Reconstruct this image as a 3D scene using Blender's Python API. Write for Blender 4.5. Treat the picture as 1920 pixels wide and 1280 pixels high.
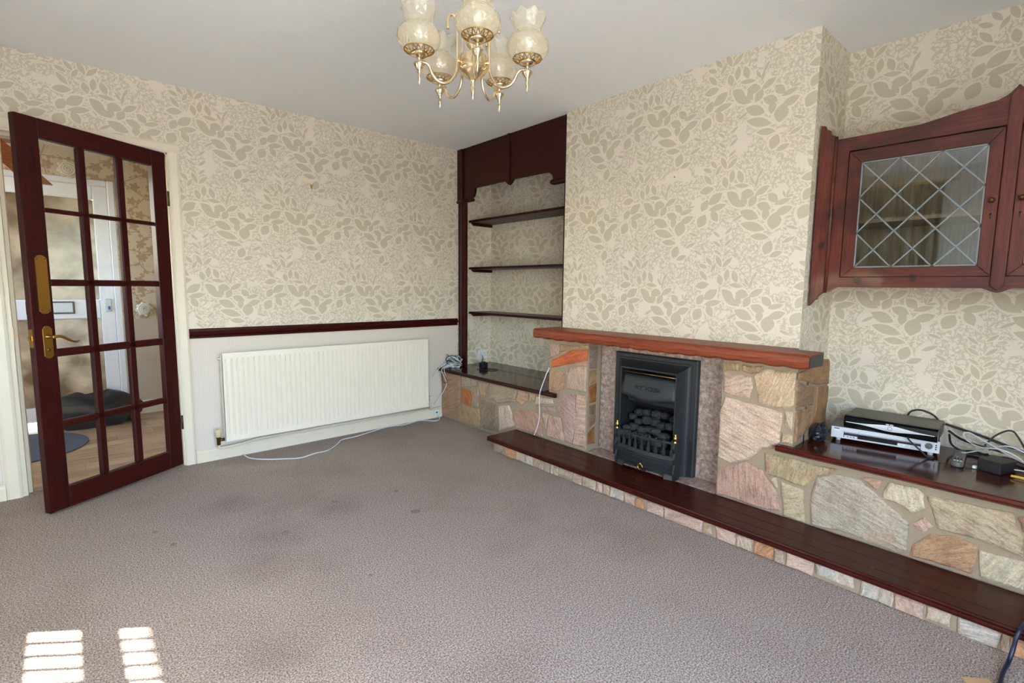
import bpy, bmesh, math, random
from mathutils import Vector, Matrix

for o in list(bpy.data.objects):
    bpy.data.objects.remove(o)
SC = bpy.context.scene
COL = SC.collection
PI = math.pi

# ------------------------------------------------------------------ camera
cam_data = bpy.data.cameras.new('camera')
cam_data.sensor_width = 36.0
cam_data.lens = 17.616
cam_data.clip_start = 0.02
cam = bpy.data.objects.new('camera', cam_data)
COL.objects.link(cam)
_r = Vector((0.748611, -0.662926, 0.010528)); _u = Vector((0.063923, 0.087973, 0.99407)); _f = Vector((0.659921, 0.743499, -0.108233))
cam.matrix_world = Matrix(((_r.x, _u.x, -_f.x, -2.67744), (_r.y, _u.y, -_f.y, -3.80894), (_r.z, _u.z, -_f.z, 1.19029), (0, 0, 0, 1)))
SC.camera = cam

# ------------------------------------------------------------------ world, sun, exposure
SUN_DIR = Vector((1.0, -0.75, -1.03)).normalized()      # the way the sunlight travels
world = bpy.data.worlds.new('sky'); SC.world = world
world.use_nodes = True
wn = world.node_tree.nodes; wl = world.node_tree.links
bg = wn['Background']
sky = wn.new('ShaderNodeTexSky'); sky.sky_type = 'NISHITA'; sky.sun_disc = False
sky.sun_elevation = math.radians(39.5); sky.sun_rotation = math.radians(307); sky.air_density = 1.0; sky.dust_density = 1.6; sky.ozone_density = 1.0
wl.new(sky.outputs[0], bg.inputs[0]); bg.inputs[1].default_value = 1.0
sun_data = bpy.data.lights.new('sun', 'SUN'); sun_data.energy = 15.0; sun_data.angle = math.radians(0.53); sun_data.color = (1.0, 0.96, 0.90)
sun = bpy.data.objects.new('sun', sun_data); COL.objects.link(sun)
sun.rotation_euler = SUN_DIR.to_track_quat('-Z', 'Y').to_euler()
def daylight(name, loc, rot, sx, sy):                    # portal: guides sky light through an opening in a wall
    d = bpy.data.lights.new(name, 'AREA'); d.shape = 'RECTANGLE'; d.size = sx; d.size_y = sy; d.cycles.is_portal = True
    o = bpy.data.objects.new(name, d); COL.objects.link(o); o.location = loc; o.rotation_euler = rot
daylight('daylight_main_window', (-3.90, -1.60, 1.50), (0, -PI/2, 0), 1.3, 1.8)
daylight('daylight_rear_window', (-2.42, -4.77, 1.15), (PI/2, 0, 0), 2.0, 2.1)
daylight('daylight_hall_opening', (-4.38, 0.95, 1.50), (0, -PI/2, 0), 1.3, 1.0)  # serves the opening added to light the hall
SC.view_settings.view_transform = 'Standard'; SC.view_settings.look = 'None'; SC.view_settings.gamma = 1.0; SC.view_settings.use_curve_mapping = False
SC.view_settings.exposure = 2.2

# ------------------------------------------------------------------ materials
def lin(c):
    c = c/255.0
    return c/12.92 if c <= 0.04045 else ((c+0.055)/1.055)**2.4
def L3(rgb): return (lin(rgb[0]), lin(rgb[1]), lin(rgb[2]), 1.0)
class NT:
    def __init__(s, name):
        s.m = bpy.data.materials.new(name); s.m.use_nodes = True; s.t = s.m.node_tree; s.n = s.t.nodes; s.l = s.t.links
        s.b = s.n['Principled BSDF']; s.out = s.n['Material Output']
    def new(s, ty, **kw):
        x = s.n.new(ty)
        for k, v in kw.items(): setattr(x, k, v)
        return x
    def link(s, a, b): s.l.new(a, b)
    def math(s, op, a, b=None, c=None):
        x = s.n.new('ShaderNodeMath'); x.operation = op
        for i, v in enumerate((a, b, c)):
            if v is None: continue
            if isinstance(v, (int, float)): x.inputs[i].default_value = v
            else: s.l.new(v, x.inputs[i])
        return x.outputs[0]
    def mix(s, fac, a, b):
        x = s.n.new('ShaderNodeMix'); x.data_type = 'RGBA'
        for i, v in ((0, fac), (6, a), (7, b)):
            if isinstance(v, (int, float, tuple)): x.inputs[i].default_value = v
            else: s.l.new(v, x.inputs[i])
        return x.outputs[2]
    def noise(s, vec, scale, detail=2.0, rough=0.5):
        x = s.n.new('ShaderNodeTexNoise'); x.inputs['Scale'].default_value = scale; x.inputs['Detail'].default_value = detail; x.inputs['Roughness'].default_value = rough
        if vec is not None: s.l.new(vec, x.inputs['Vector'])
        return x.outputs['Fac']
    def ramp(s, fac, stops):
        x = s.n.new('ShaderNodeValToRGB'); e = x.color_ramp.elements
        while len(e) < len(stops): e.new(0.5)
        for k, (pos, c) in enumerate(stops): e[k].position = pos; e[k].color = c
        s.l.new(fac, x.inputs[0]); return x.outputs[0]
    def obj(s): return s.new('ShaderNodeTexCoord').outputs['Object']
    def pos(s): return s.new('ShaderNodeNewGeometry').outputs['Position']
    def scale(s, vec, sc):
        x = s.n.new('ShaderNodeMapping'); x.inputs['Scale'].default_value = sc; s.l.new(vec, x.inputs[0]); return x.outputs[0]
    def bump(s, h, strength, dist):
        x = s.n.new('ShaderNodeBump'); x.inputs['Strength'].default_value = strength; x.inputs['Distance'].default_value = dist
        s.l.new(h, x.inputs['Height']); s.l.new(x.outputs[0], s.b.inputs['Normal'])
    def set(s, col=None, rough=None, metal=None, coat=None, spec=None):
        if col is not None:
            if isinstance(col, tuple): s.b.inputs['Base Color'].default_value = col
            else: s.l.new(col, s.b.inputs['Base Color'])
        if rough is not None:
            if isinstance(rough, (int, float)): s.b.inputs['Roughness'].default_value = rough
            else: s.l.new(rough, s.b.inputs['Roughness'])
        if metal is not None: s.b.inputs['Metallic'].default_value = metal
        if coat is not None: s.b.inputs['Coat Weight'].default_value = coat; s.b.inputs['Coat Roughness'].default_value = 0.08
        if spec is not None: s.b.inputs['Specular IOR Level'].default_value = spec
        return s
def plain(name, rgb, rough=0.5, metal=0.0, var=0.06, nscale=30, bump=0.0):
    t = NT(name); p = t.obj(); n = t.noise(p, nscale, 3)
    a = tuple(min(1, c*(1-var)) for c in L3(rgb)[:3])+(1,); b = tuple(min(1, c*(1+var)) for c in L3(rgb)[:3])+(1,)
    t.set(t.mix(n, a, b), rough, metal)
    if bump: t.bump(t.noise(p, nscale*4, 2), bump, 0.002)
    return t.m
def wood(name, dark, light, stretch, rough=0.3, coat=0.4, scratch=False, knots=False, spec=0.3):
    t = NT(name); p = t.pos(); q = t.scale(p, stretch)
    n = t.noise(q, 6.0, 6, 0.6); n2 = t.noise(q, 40.0, 3)
    f = t.math('MULTIPLY_ADD', n2, 0.25, t.math('MULTIPLY', n, 0.85))
    c = t.ramp(f, [(0.32, L3(dark)), (0.72, L3(light))])
    if knots:
        v = t.new('ShaderNodeTexVoronoi'); v.inputs['Scale'].default_value = 7.0; t.link(t.scale(p, (1, 1, 0.8)), v.inputs['Vector'])
        k = t.math('LESS_THAN', t.math('ADD', v.outputs['Distance'], t.math('MULTIPLY', n2, 0.12)), 0.16)
        k2 = t.math('MULTIPLY', k, 0.75)
        c = t.mix(k2, c, L3((38, 24, 24)))
        bl = t.ramp(t.noise(p, 5.0, 3), [(0.36, (0, 0, 0, 1)), (0.52, (1, 1, 1, 1))]); c = t.mix(t.math('MULTIPLY', t.math('SUBTRACT', 1.0, bl), 0.6), c, L3((46, 22, 20)))
    if scratch:
        s1 = t.noise(t.scale(p, (90, 12, 90)), 1.0, 4, 0.7)
        m = t.math('GREATER_THAN', s1, 0.70)
        c = t.mix(t.math('MULTIPLY', m, 0.7), c, L3((150, 105, 75)))
    t.set(c, rough, 0.0, coat)
    t.b.inputs['Specular IOR Level'].default_value = spec
    t.bump(n2, 0.06, 0.001)
    return t.m
def attr_stone():
    t = NT('crazy_stone'); p = t.pos(); oi = t.new('ShaderNodeObjectInfo')
    off = t.new('ShaderNodeVectorMath', operation='ADD'); t.link(p, off.inputs[0])
    sc = t.new('ShaderNodeVectorMath', operation='SCALE'); t.link(oi.outputs['Random'], sc.inputs['Scale']); sc.inputs[0].default_value = (7, 11, 5); t.link(sc.outputs[0], off.inputs[1])
    rot = t.new('ShaderNodeVectorRotate', rotation_type='X_AXIS'); t.link(p, rot.inputs['Vector']); t.link(t.math('MULTIPLY', oi.outputs['Random'], 3.0), rot.inputs['Angle'])
    q = t.scale(rot.outputs[0], (8, 6, 46))
    lay = t.noise(q, 1.6, 5, 0.65); big = t.noise(off.outputs[0], 9.0, 3); fine = t.noise(off.outputs[0], 110.0, 3, 0.75)
    streak = t.ramp(lay, [(0.36, (0.42, 0.34, 0.28, 1)), (0.50, (0.95, 0.93, 0.92, 1)), (0.66, (1.45, 1.40, 1.34, 1))])
    m0 = t.new('ShaderNodeMix', data_type='RGBA', blend_type='MULTIPLY'); m0.inputs[0].default_value = 0.42; t.link(oi.outputs['Color'], m0.inputs[6]); t.link(streak, m0.inputs[7])
    rust = t.ramp(big, [(0.56, (0, 0, 0, 1)), (0.72, (1, 1, 1, 1))])
    c = t.mix(t.math('MULTIPLY', rust, 0.35), m0.outputs[2], L3((196, 146, 104)))
    dk = t.ramp(big, [(0.30, (0.45, 0.36, 0.30, 1)), (0.46, (1, 1, 1, 1))])
    mu = t.new('ShaderNodeMix', data_type='RGBA', blend_type='MULTIPLY'); mu.inputs[0].default_value = 0.4; t.link(c, mu.inputs[6]); t.link(dk, mu.inputs[7])
    fd = t.ramp(fine, [(0.36, (0.50, 0.45, 0.42, 1)), (0.56, (1.06, 1.06, 1.06, 1))])
    m2 = t.new('ShaderNodeMix', data_type='RGBA', blend_type='MULTIPLY'); m2.inputs[0].default_value = 0.5; t.link(mu.outputs[2], m2.inputs[6]); t.link(fd, m2.inputs[7])
    t.set(m2.outputs[2], 0.62)
    t.bump(t.math('ADD', t.math('MULTIPLY', lay, 1.2), t.math('MULTIPLY', fine, 0.35)), 0.9, 0.010)
    return t.m

# leaf print: (x, y, angle, half length, half width) inside one 610 x 610 repeat
LEAVES = [(310,685,-25,64,30),(335,758,-18,78,27),(380,822,-8,56,20),(432,890,70,44,30),(460,735,80,52,40),(395,645,-22,46,26),(408,690,85,38,22),
 (508,680,20,52,24),(232,605,-26,60,24),(295,558,-10,42,28),(328,606,60,38,24),(380,550,30,48,20),(445,600,-45,40,24),(500,628,15,48,16),
 (527,580,60,22,7),(505,585,110,22,7),(535,600,10,24,7),(345,498,75,32,10),(318,482,-60,30,9),(362,450,60,34,10),(480,930,20,40,17),
 (640,505,8,50,24),(700,565,35,56,30),(630,600,60,40,26),(718,620,12,60,20),(700,672,-62,44,24),(615,697,60,46,34),(760,470,-75,38,20),
 (802,440,85,42,18),(855,450,-70,42,20),(865,505,-8,48,14),(815,565,-40,52,28),(885,592,-60,34,16),(645,440,-50,44,16),(640,380,-25,34,14),
 (680,350,-50,36,14),(712,390,60,36,13),(745,350,-65,44,16),(800,360,45,44,15),(722,790,-40,32,9),(800,772,42,32,9),(728,850,-38,34,10),
 (800,845,42,34,10),(735,905,-35,30,9),(795,910,40,30,9),(545,850,25,42,12),(560,780,-20,36,9),(850,700,30,40,9),(600,900,-30,34,9)]
def leaf_print(t, h, z, tile):
    """mask of the printed leaves: h, z = metres along and up the wall"""
    def wrap(v, per, off): return t.math('FRACT', t.math('ADD', t.math('DIVIDE', v, per), off))
    u = wrap(h, tile, 40.433+1.756/tile); v = wrap(z, tile, 40.474-1.545/tile)
    P = t.new('ShaderNodeCombineXYZ'); t.link(u, P.inputs[0]); t.link(v, P.inputs[1]); P.inputs[2].default_value = 1.0; P = P.outputs[0]
    best = None
    for (x, y, a, hl, hw) in LEAVES:
        a = math.radians(a); hl /= 610.0; hw /= 610.0
        cx0 = (x-180)/610.0; cy0 = (1010-y)/610.0
        for ox in (-1, 0, 1):
            for oy in (-1, 0, 1):
                cx = cx0+ox; cy = cy0+oy
                ex = abs(math.cos(a))*hl+abs(math.sin(a))*hw*0.7; ey = abs(math.sin(a))*hl+abs(math.cos(a))*hw*0.7
                if cx+ex < 0 or cx-ex > 1 or cy+ey < 0 or cy-ey > 1: continue
                A = (math.cos(a)/hl, math.sin(a)/hl); B = (-math.sin(a)/hw, math.cos(a)/hw)
                d1 = t.new('ShaderNodeVectorMath', operation='DOT_PRODUCT'); t.link(P, d1.inputs[0]); d1.inputs[1].default_value = (A[0], A[1], -(A[0]*cx+A[1]*cy))
                d2 = t.new('ShaderNodeVectorMath', operation='DOT_PRODUCT'); t.link(P, d2.inputs[0]); d2.inputs[1].default_value = (B[0], B[1], -(B[0]*cx+B[1]*cy))
                e = t.math('MULTIPLY_ADD', d1.outputs['Value'], d1.outputs['Value'], t.math('ABSOLUTE', d2.outputs['Value']))
                best = e if best is None else t.math('MINIMUM', best, e)
    big = t.math('LESS_THAN', best, 1.0); clear = t.math('GREATER_THAN', best, 1.45)
    V = t.new('ShaderNodeCombineXYZ'); t.link(h, V.inputs[0]); t.link(z, V.inputs[1]); V = V.outputs[0]
    acc = None
    for sc, hl, hw in ((30.0, 0.46, 0.17), (52.0, 0.48, 0.17)):
        vo = t.new('ShaderNodeTexVoronoi', voronoi_dimensions='2D'); vo.inputs['Scale'].default_value = sc; vo.inputs['Randomness'].default_value = 0.85; t.link(V, vo.inputs['Vector'])
        d = t.new('ShaderNodeVectorMath', operation='SUBTRACT'); t.link(V, d.inputs[0]); t.link(vo.outputs['Position'], d.inputs[1])
        sp = t.new('ShaderNodeSeparateColor'); t.link(vo.outputs['Color'], sp.inputs[0])
        ro = t.new('ShaderNodeVectorRotate', rotation_type='Z_AXIS'); t.link(d.outputs[0], ro.inputs['Vector']); t.link(t.math('MULTIPLY', sp.outputs[0], 6.283), ro.inputs['Angle'])
        s2 = t.new('ShaderNodeSeparateXYZ'); t.link(ro.outputs[0], s2.inputs[0])
        e = t.math('ADD', t.math('POWER', t.math('MULTIPLY', s2.outputs[0], sc/hl*1.0), 2.0), t.math('ABSOLUTE', t.math('MULTIPLY', s2.outputs[1], sc/hw)))
        m = t.math('LESS_THAN', e, 1.0)
        acc = m if acc is None else t.math('MAXIMUM', acc, m)
    wob = t.new('ShaderNodeTexNoise', noise_dimensions='2D'); wob.inputs['Scale'].default_value = 30.0; t.link(V, wob.inputs['Vector'])
    wv = t.new('ShaderNodeVectorMath', operation='MULTIPLY_ADD'); t.link(wob.outputs['Color'], wv.inputs[0]); wv.inputs[1].default_value = (0.03, 0.03, 0); t.link(V, wv.inputs[2])
    ed = t.new('ShaderNodeTexVoronoi', voronoi_dimensions='2D', feature='DISTANCE_TO_EDGE'); ed.inputs['Scale'].default_value = 34.0; t.link(wv.outputs[0], ed.inputs['Vector'])
    line = t.math('LESS_THAN', ed.outputs['Distance'], 0.07)
    zone = t.math('GREATER_THAN', t.noise(V, 9.0, 1), 0.40)
    fil = t.math('MULTIPLY', t.math('MULTIPLY', t.math('MAXIMUM', acc, line), zone), clear)
    return t.math('MAXIMUM', big, t.math('MULTIPLY', fil, 0.8))
def wallpaper(name, dado=False):
    t = NT(name); g = t.new('ShaderNodeNewGeometry'); s = t.new('ShaderNodeSeparateXYZ'); t.link(g.outputs['Position'], s.inputs[0])
    n = t.new('ShaderNodeSeparateXYZ'); t.link(g.outputs['True Normal'], n.inputs[0])
    ax = t.math('ROUND', t.math('ABSOLUTE', n.outputs[0])); ay = t.math('SUBTRACT', 1.0, ax)
    h = t.math('ADD', t.math('MULTIPLY', s.outputs[0], ay), t.math('MULTIPLY', t.math('SUBTRACT', -4.503, s.outputs[1]), ax))
    m = leaf_print(t, h, s.outputs[2], 0.518)
    fib = t.noise(g.outputs['Position'], 90.0, 3)
    base = t.mix(fib, L3((235, 223, 204)), L3((226, 212, 192))); leaf = t.mix(fib, L3((207, 195, 171)), L3((197, 184, 159)))
    c = t.mix(m, base, leaf)
    if dado:
        st = t.new('ShaderNodeTexWave'); st.inputs['Scale'].default_value = 26.0; st.inputs['Distortion'].default_value = 0.4; t.link(t.scale(g.outputs['Position'], (1, 0, 0.02)), st.inputs['Vector'])
        low = t.mix(st.outputs['Fac'], L3((228, 214, 200)), L3((220, 205, 190)))
        k = t.math('MULTIPLY', t.math('LESS_THAN', s.outputs[2], 0.865), t.math('LESS_THAN', s.outputs[0], 0.02))
        c = t.mix(k, c, low)
    t.set(c, 0.75, spec=0.25); t.bump(fib, 0.08, 0.001)
    return t.m
def hall_paper():
    t = NT('hall_floral_paper'); g = t.new('ShaderNodeNewGeometry'); s = t.new('ShaderNodeSeparateXYZ'); t.link(g.outputs['Position'], s.inputs[0])
    V = t.new('ShaderNodeCombineXYZ'); t.link(t.math('ADD', s.outputs[0], s.outputs[1]), V.inputs[0]); t.link(s.outputs[2], V.inputs[1]); V = V.outputs[0]
    vo = t.new('ShaderNodeTexVoronoi', voronoi_dimensions='2D'); vo.inputs['Scale'].default_value = 7.5; vo.inputs['Randomness'].default_value = 0.7; t.link(V, vo.inputs['Vector'])
    d = t.new('ShaderNodeVectorMath', operation='SUBTRACT'); t.link(V, d.inputs[0]); t.link(vo.outputs['Position'], d.inputs[1])
    sp = t.new('ShaderNodeSeparateXYZ'); t.link(d.outputs[0], sp.inputs[0])
    an = t.math('ARCTAN2', sp.outputs[1], sp.outputs[0])
    lim = t.math('MULTIPLY_ADD', t.math('COSINE', t.math('MULTIPLY', an, 5.0)), 0.06, 0.24)
    fl = t.math('LESS_THAN', vo.outputs['Distance'], lim)
    ed = t.new('ShaderNodeTexVoronoi', voronoi_dimensions='2D', feature='DISTANCE_TO_EDGE'); ed.inputs['Scale'].default_value = 5.5; t.link(V, ed.inputs['Vector'])
    ln = t.math('LESS_THAN', ed.outputs['Distance'], 0.025)
    vs = t.new('ShaderNodeTexVoronoi', voronoi_dimensions='2D'); vs.inputs['Scale'].default_value = 24.0; t.link(V, vs.inputs['Vector'])
    lf = t.math('MULTIPLY', t.math('LESS_THAN', vs.outputs['Distance'], 0.3), t.math('LESS_THAN', ed.outputs['Distance'], 0.12))
    m = t.math('MAXIMUM', fl, t.math('MAXIMUM', ln, lf))
    c = t.mix(t.math('MULTIPLY', m, 0.6), L3((205, 188, 164)), L3((150, 108, 74)))
    low = t.math('LESS_THAN', s.outputs[2], 0.87)
    c = t.mix(low, c, L3((190, 174, 154)))
    t.set(c, 0.8); return t.m
def carpet():
    t = NT('carpet_pile'); p = t.pos()
    f1 = t.noise(p, 185.0, 4, 0.8); f2 = t.noise(p, 60.0, 3); big = t.noise(p, 1.7, 4, 0.6)
    c = t.ramp(f1, [(0.38, L3((78, 64, 55))), (0.5, L3((160, 144, 132))), (0.62, L3((218, 203, 191)))])
    c = t.mix(t.math('MULTIPLY', f2, 0.2), c, L3((156, 140, 131)))
    st = t.ramp(big, [(0.34, (0.60, 0.52, 0.47, 1)), (0.50, (1, 1, 1, 1))])
    mu = t.new('ShaderNodeMix', data_type='RGBA', blend_type='MULTIPLY'); mu.inputs[0].default_value = 0.27; t.link(c, mu.inputs[6]); t.link(st, mu.inputs[7])
    # worn dirty spots where people walk
    sep = t.new('ShaderNodeSeparateXYZ'); t.link(p, sep.inputs[0]); acc = None
    for (x, y, r) in ((-2.12, -1.58, 0.20), (-2.03, -1.38, 0.22), (-2.09, -0.84, 0.16), (-2.234, -2.20, 0.15), (-1.66, -1.24, 0.18)):
        dx = t.math('SUBTRACT', sep.outputs[0], x); dy = t.math('SUBTRACT', sep.outputs[1], y)
        dd = t.math('DIVIDE', t.math('SQRT', t.math('ADD', t.math('MULTIPLY', dx, dx), t.math('MULTIPLY', dy, dy))), r)
        k = t.math('MAXIMUM', t.math('SUBTRACT', 1.0, t.math('ADD', dd, t.math('MULTIPLY_ADD', t.noise(p, 9.0, 3), 0.9, -0.5))), 0.0)
        acc = k if acc is None else t.math('MAXIMUM', acc, k)
    for (x, y, r) in ((-1.361, -1.567, 0.026), (-1.957, -1.366, 0.02), (-2.383, -1.15, 0.014), (-2.43, -0.958, 0.012), (-1.638, -1.176, 0.016), (-1.309, -1.263, 0.014), (-1.81, -1.967, 0.010)):
        dx = t.math('SUBTRACT', sep.outputs[0], x); dy = t.math('SUBTRACT', sep.outputs[1], y)
        k = t.math('MULTIPLY', t.math('LESS_THAN', t.math('ADD', t.math('MULTIPLY', dx, dx), t.math('MULTIPLY', dy, dy)), r*r), 1.5)
        acc = t.math('MAXIMUM', acc, k)
    c = t.mix(t.math('MULTIPLY', acc, 0.26), mu.outputs[2], L3((96, 74, 62)))
    t.set(c, 0.95, spec=0.05); t.bump(f1, 0.2, 0.003)
    return t.m
def ceiling_mat():
    t = NT('ceiling_textured_paint'); p = t.pos(); n = t.noise(p, 70.0, 4, 0.6)
    t.set(L3((244, 243, 240)), 0.85); t.bump(n, 0.35, 0.006); return t.m
def glass(name, tint=(1, 1, 1, 1), gloss=0.10, rough=0.0):
    t = NT(name); t.n.remove(t.b)
    tr = t.new('ShaderNodeBsdfTransparent'); tr.inputs[0].default_value = tint
    gl = t.new('ShaderNodeBsdfGlossy'); gl.inputs['Roughness'].default_value = rough
    lw = t.new('ShaderNodeLayerWeight'); lw.inputs[0].default_value = 0.5
    f = t.math('MULTIPLY_ADD', t.math('POWER', lw.outputs['Facing'], 5.0), 0.8, gloss); mx = t.new('ShaderNodeMixShader')
    t.link(f, mx.inputs[0]); t.link(tr.outputs[0], mx.inputs[1]); t.link(gl.outputs[0], mx.inputs[2]); t.link(mx.outputs[0], t.out.inputs[0])
    return t.m
def shade_glass():
    t = NT('amber_crackle_glass'); p = t.obj(); t.n.remove(t.b)
    vo = t.new('ShaderNodeTexVoronoi', feature='DISTANCE_TO_EDGE'); vo.inputs['Scale'].default_value = 60.0; t.link(p, vo.inputs['Vector'])
    bu = t.new('ShaderNodeBump'); bu.inputs['Strength'].default_value = 0.8; bu.inputs['Distance'].default_value = 0.005; t.link(t.math('ADD', vo.outputs['Distance'], t.noise(p, 40, 3)), bu.inputs['Height'])
    tr = t.new('ShaderNodeBsdfTransparent'); tr.inputs[0].default_value = (0.98, 0.95, 0.87, 1)
    tl = t.new('ShaderNodeBsdfTranslucent'); tl.inputs[0].default_value = L3((250, 240, 218)); t.link(bu.outputs[0], tl.inputs['Normal'])
    df = t.new('ShaderNodeBsdfDiffuse'); df.inputs[0].default_value = L3((248, 236, 210)); t.link(bu.outputs[0], df.inputs['Normal'])
    gl = t.new('ShaderNodeBsdfGlossy'); gl.inputs['Roughness'].default_value = 0.12; gl.inputs[0].default_value = (1, 0.97, 0.9, 1); t.link(bu.outputs[0], gl.inputs['Normal'])
    m1 = t.new('ShaderNodeMixShader'); m1.inputs[0].default_value = 0.5; t.link(tl.outputs[0], m1.inputs[1]); t.link(df.outputs[0], m1.inputs[2])
    m2 = t.new('ShaderNodeMixShader'); m2.inputs[0].default_value = 0.36; t.link(tr.outputs[0], m2.inputs[1]); t.link(m1.outputs[0], m2.inputs[2])
    fr = t.new('ShaderNodeLayerWeight'); fr.inputs[0].default_value = 0.5; t.link(bu.outputs[0], fr.inputs['Normal'])
    m3 = t.new('ShaderNodeMixShader'); t.link(t.math('MULTIPLY_ADD', t.math('POWER', fr.outputs['Facing'], 4.0), 0.6, 0.07), m3.inputs[0]); t.link(m2.outputs[0], m3.inputs[1]); t.link(gl.outputs[0], m3.inputs[2])
    t.link(m3.outputs[0], t.out.inputs[0]); return t.m
def frosted():
    t = NT('obscure_door_glass'); p = t.pos(); t.n.remove(t.b)
    n = t.noise(p, 6.0, 3); c = t.ramp(n, [(0.35, L3((104, 92, 74))), (0.65, L3((150, 142, 130)))])
    tl = t.new('ShaderNodeBsdfTranslucent'); t.link(c, tl.inputs[0]); df = t.new('ShaderNodeBsdfDiffuse'); t.link(c, df.inputs[0])
    m1 = t.new('ShaderNodeMixShader'); m1.inputs[0].default_value = 0.45; t.link(tl.outputs[0], m1.inputs[1]); t.link(df.outputs[0], m1.inputs[2])
    gl = t.new('ShaderNodeBsdfGlossy'); gl.inputs['Roughness'].default_value = 0.2
    m2 = t.new('ShaderNodeMixShader'); m2.inputs[0].default_value = 0.08; t.link(m1.outputs[0], m2.inputs[1]); t.link(gl.outputs[0], m2.inputs[2]); t.link(m2.outputs[0], t.out.inputs[0])
    return t.m
def granite():
    t = NT('speckled_marble_slab'); p = t.pos()
    n = t.noise(p, 38.0, 5, 0.7); n2 = t.noise(p, 120.0, 3, 0.6)
    c = t.ramp(n, [(0.34, L3((124, 102, 90))), (0.5, L3((164, 140, 126))), (0.66, L3((198, 174, 158)))])
    c = t.mix(t.math('MULTIPLY', t.math('LESS_THAN', n2, 0.40), 0.5), c, L3((96, 80, 72)))
    t.set(c, 0.38); return t.m
def planks():
    t = NT('laminate_plank'); p = t.pos(); oi = t.new('ShaderNodeObjectInfo')
    n = t.noise(t.scale(p, (1.5, 22, 22)), 2.2, 5, 0.6)
    f = t.math('ADD', n, t.math('MULTIPLY_ADD', oi.outputs['Random'], 0.22, -0.11))
    t.set(t.ramp(f, [(0.3, L3((150, 122, 96))), (0.7, L3((202, 176, 146)))]), 0.35); return t.m
M = {}
M['paper'] = wallpaper('leaf_wallpaper'); M['paper_dado'] = wallpaper('leaf_wallpaper_over_plain_dado', True); M['hall_paper'] = hall_paper()
M['carpet'] = carpet(); M['ceil'] = ceiling_mat()
M['white'] = plain('white_gloss_paint', (232, 218, 194), 0.5, var=0.03, nscale=8)
M['upvc'] = plain('white_plastic_door', (232, 232, 236), 0.3, var=0.02)
M['rad'] = plain('cream_radiator_enamel', (242, 230, 210), 0.5, var=0.02, nscale=5)
M['mahog_v'] = wood('mahogany_stain_upright', (30, 5, 5), (66, 14, 11), (14, 14, 1.0), 0.40, 0.05, spec=0.2)
M['mahog_y'] = wood('mahogany_stain_along', (30, 5, 5), (62, 14, 11), (14, 1.0, 14), 0.40, 0.05, spec=0.2)
M['mahog_x'] = wood('mahogany_stain_across', (32, 6, 6), (70, 16, 12), (1.0, 14, 14), 0.40, 0.05, spec=0.2)
M['hearth'] = wood('worn_dark_hearth_board', (38, 9, 6), (70, 21, 13), (26, 1.0, 26), 0.26, 0.0, scratch=True, spec=0.2)
M['shelfboard'] = wood('polished_dark_board', (42, 12, 9), (72, 25, 17), (22, 1.0, 22), 0.12, 0.06, scratch=True, spec=0.25)
M['mantel'] = wood('red_brown_mantel', (92, 36, 18), (150, 70, 42), (16, 1.2, 16), 0.42, 0.0)
M['nosing'] = wood('glossy_dark_red_edge', (44, 10, 7), (92, 30, 18), (16, 1.2, 16), 0.16, 0.3)
M['pine_v'] = wood('knotty_stained_pine_upright', (68, 29, 22), (114, 54, 42), (16, 16, 1.2), 0.40, 0.15, knots=True)
M['pine_y'] = wood('knotty_stained_pine_rail', (66, 29, 22), (110, 54, 42), (16, 1.2, 16), 0.40, 0.15, knots=True)
M['pine_raw'] = wood('bare_pine_inside', (150, 124, 96), (200, 172, 138), (16, 16, 1.2), 0.6, 0.0)
M['stair'] = wood('orange_stair_timber', (92, 46, 20), (144, 78, 38), (2, 2, 12), 0.35, 0.3)
M['stone'] = attr_stone()
M['mortar'] = plain('sandy_mortar', (158, 138, 114), 0.9, var=0.12, nscale=60, bump=0.5)
M['slab'] = granite()
M['iron'] = plain('black_cast_iron', (36, 37, 39), 0.5, 0.0, 0.05)
M['iron_dark'] = plain('sooty_firebox', (24, 24, 26), 0.7)
M['coal'] = plain('matt_coal', (38, 37, 37), 0.85, var=0.3, nscale=60, bump=0.8)
M['brass'] = plain('polished_brass', (206, 166, 100), 0.22, 1.0, 0.04)
M['brass_pale'] = plain('lacquered_pale_brass', (232, 210, 172), 0.24, 1.0, 0.03)
M['brass_old'] = plain('aged_brass', (176, 134, 66), 0.34, 1.0, 0.12)
M['brass_dull'] = plain('dark_tarnished_brass', (110, 84, 52), 0.4, 1.0, 0.1)
M['shade'] = shade_glass()
M['pane'] = glass('clear_pane', (0.97, 0.98, 0.97, 1), 0.03)
M['cab_glass'] = glass('cabinet_pane', (0.84, 0.86, 0.84, 1), 0.12, 0.03)
M['lead'] = plain('grey_lead_came', (134, 138, 136), 0.5, 0.2)
M['obscure'] = frosted()
M['plank'] = planks()
M['mat_blue'] = plain('blue_grey_mat', (84, 96, 116), 0.95, var=0.25, nscale=150, bump=0.5)
M['bag'] = plain('black_plastic_sack', (32, 34, 40), 0.28, var=0.2, bump=0.2)
M['plaster'] = plain('cream_plaster_ornament', (222, 212, 192), 0.5)
M['silver'] = plain('silver_plastic', (206, 208, 212), 0.4, 0.1, 0.03)
M['display'] = plain('purple_black_display', (52, 42, 58), 0.15)
M['dark_grey'] = plain('dark_grey_metal_case', (84, 82, 78), 0.4, 0.3)
M['black_gloss'] = plain('glossy_black_plastic', (16, 18, 22), 0.12)
M['black'] = plain('matt_black_plastic', (24, 24, 26), 0.5)
M['white_plastic'] = plain('white_plastic', (226, 226, 222), 0.4)
M['grey_plastic'] = plain('grey_plastic', (96, 96, 96), 0.4)
M['white_cable'] = plain('white_cable', (222, 222, 220), 0.45)
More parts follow.
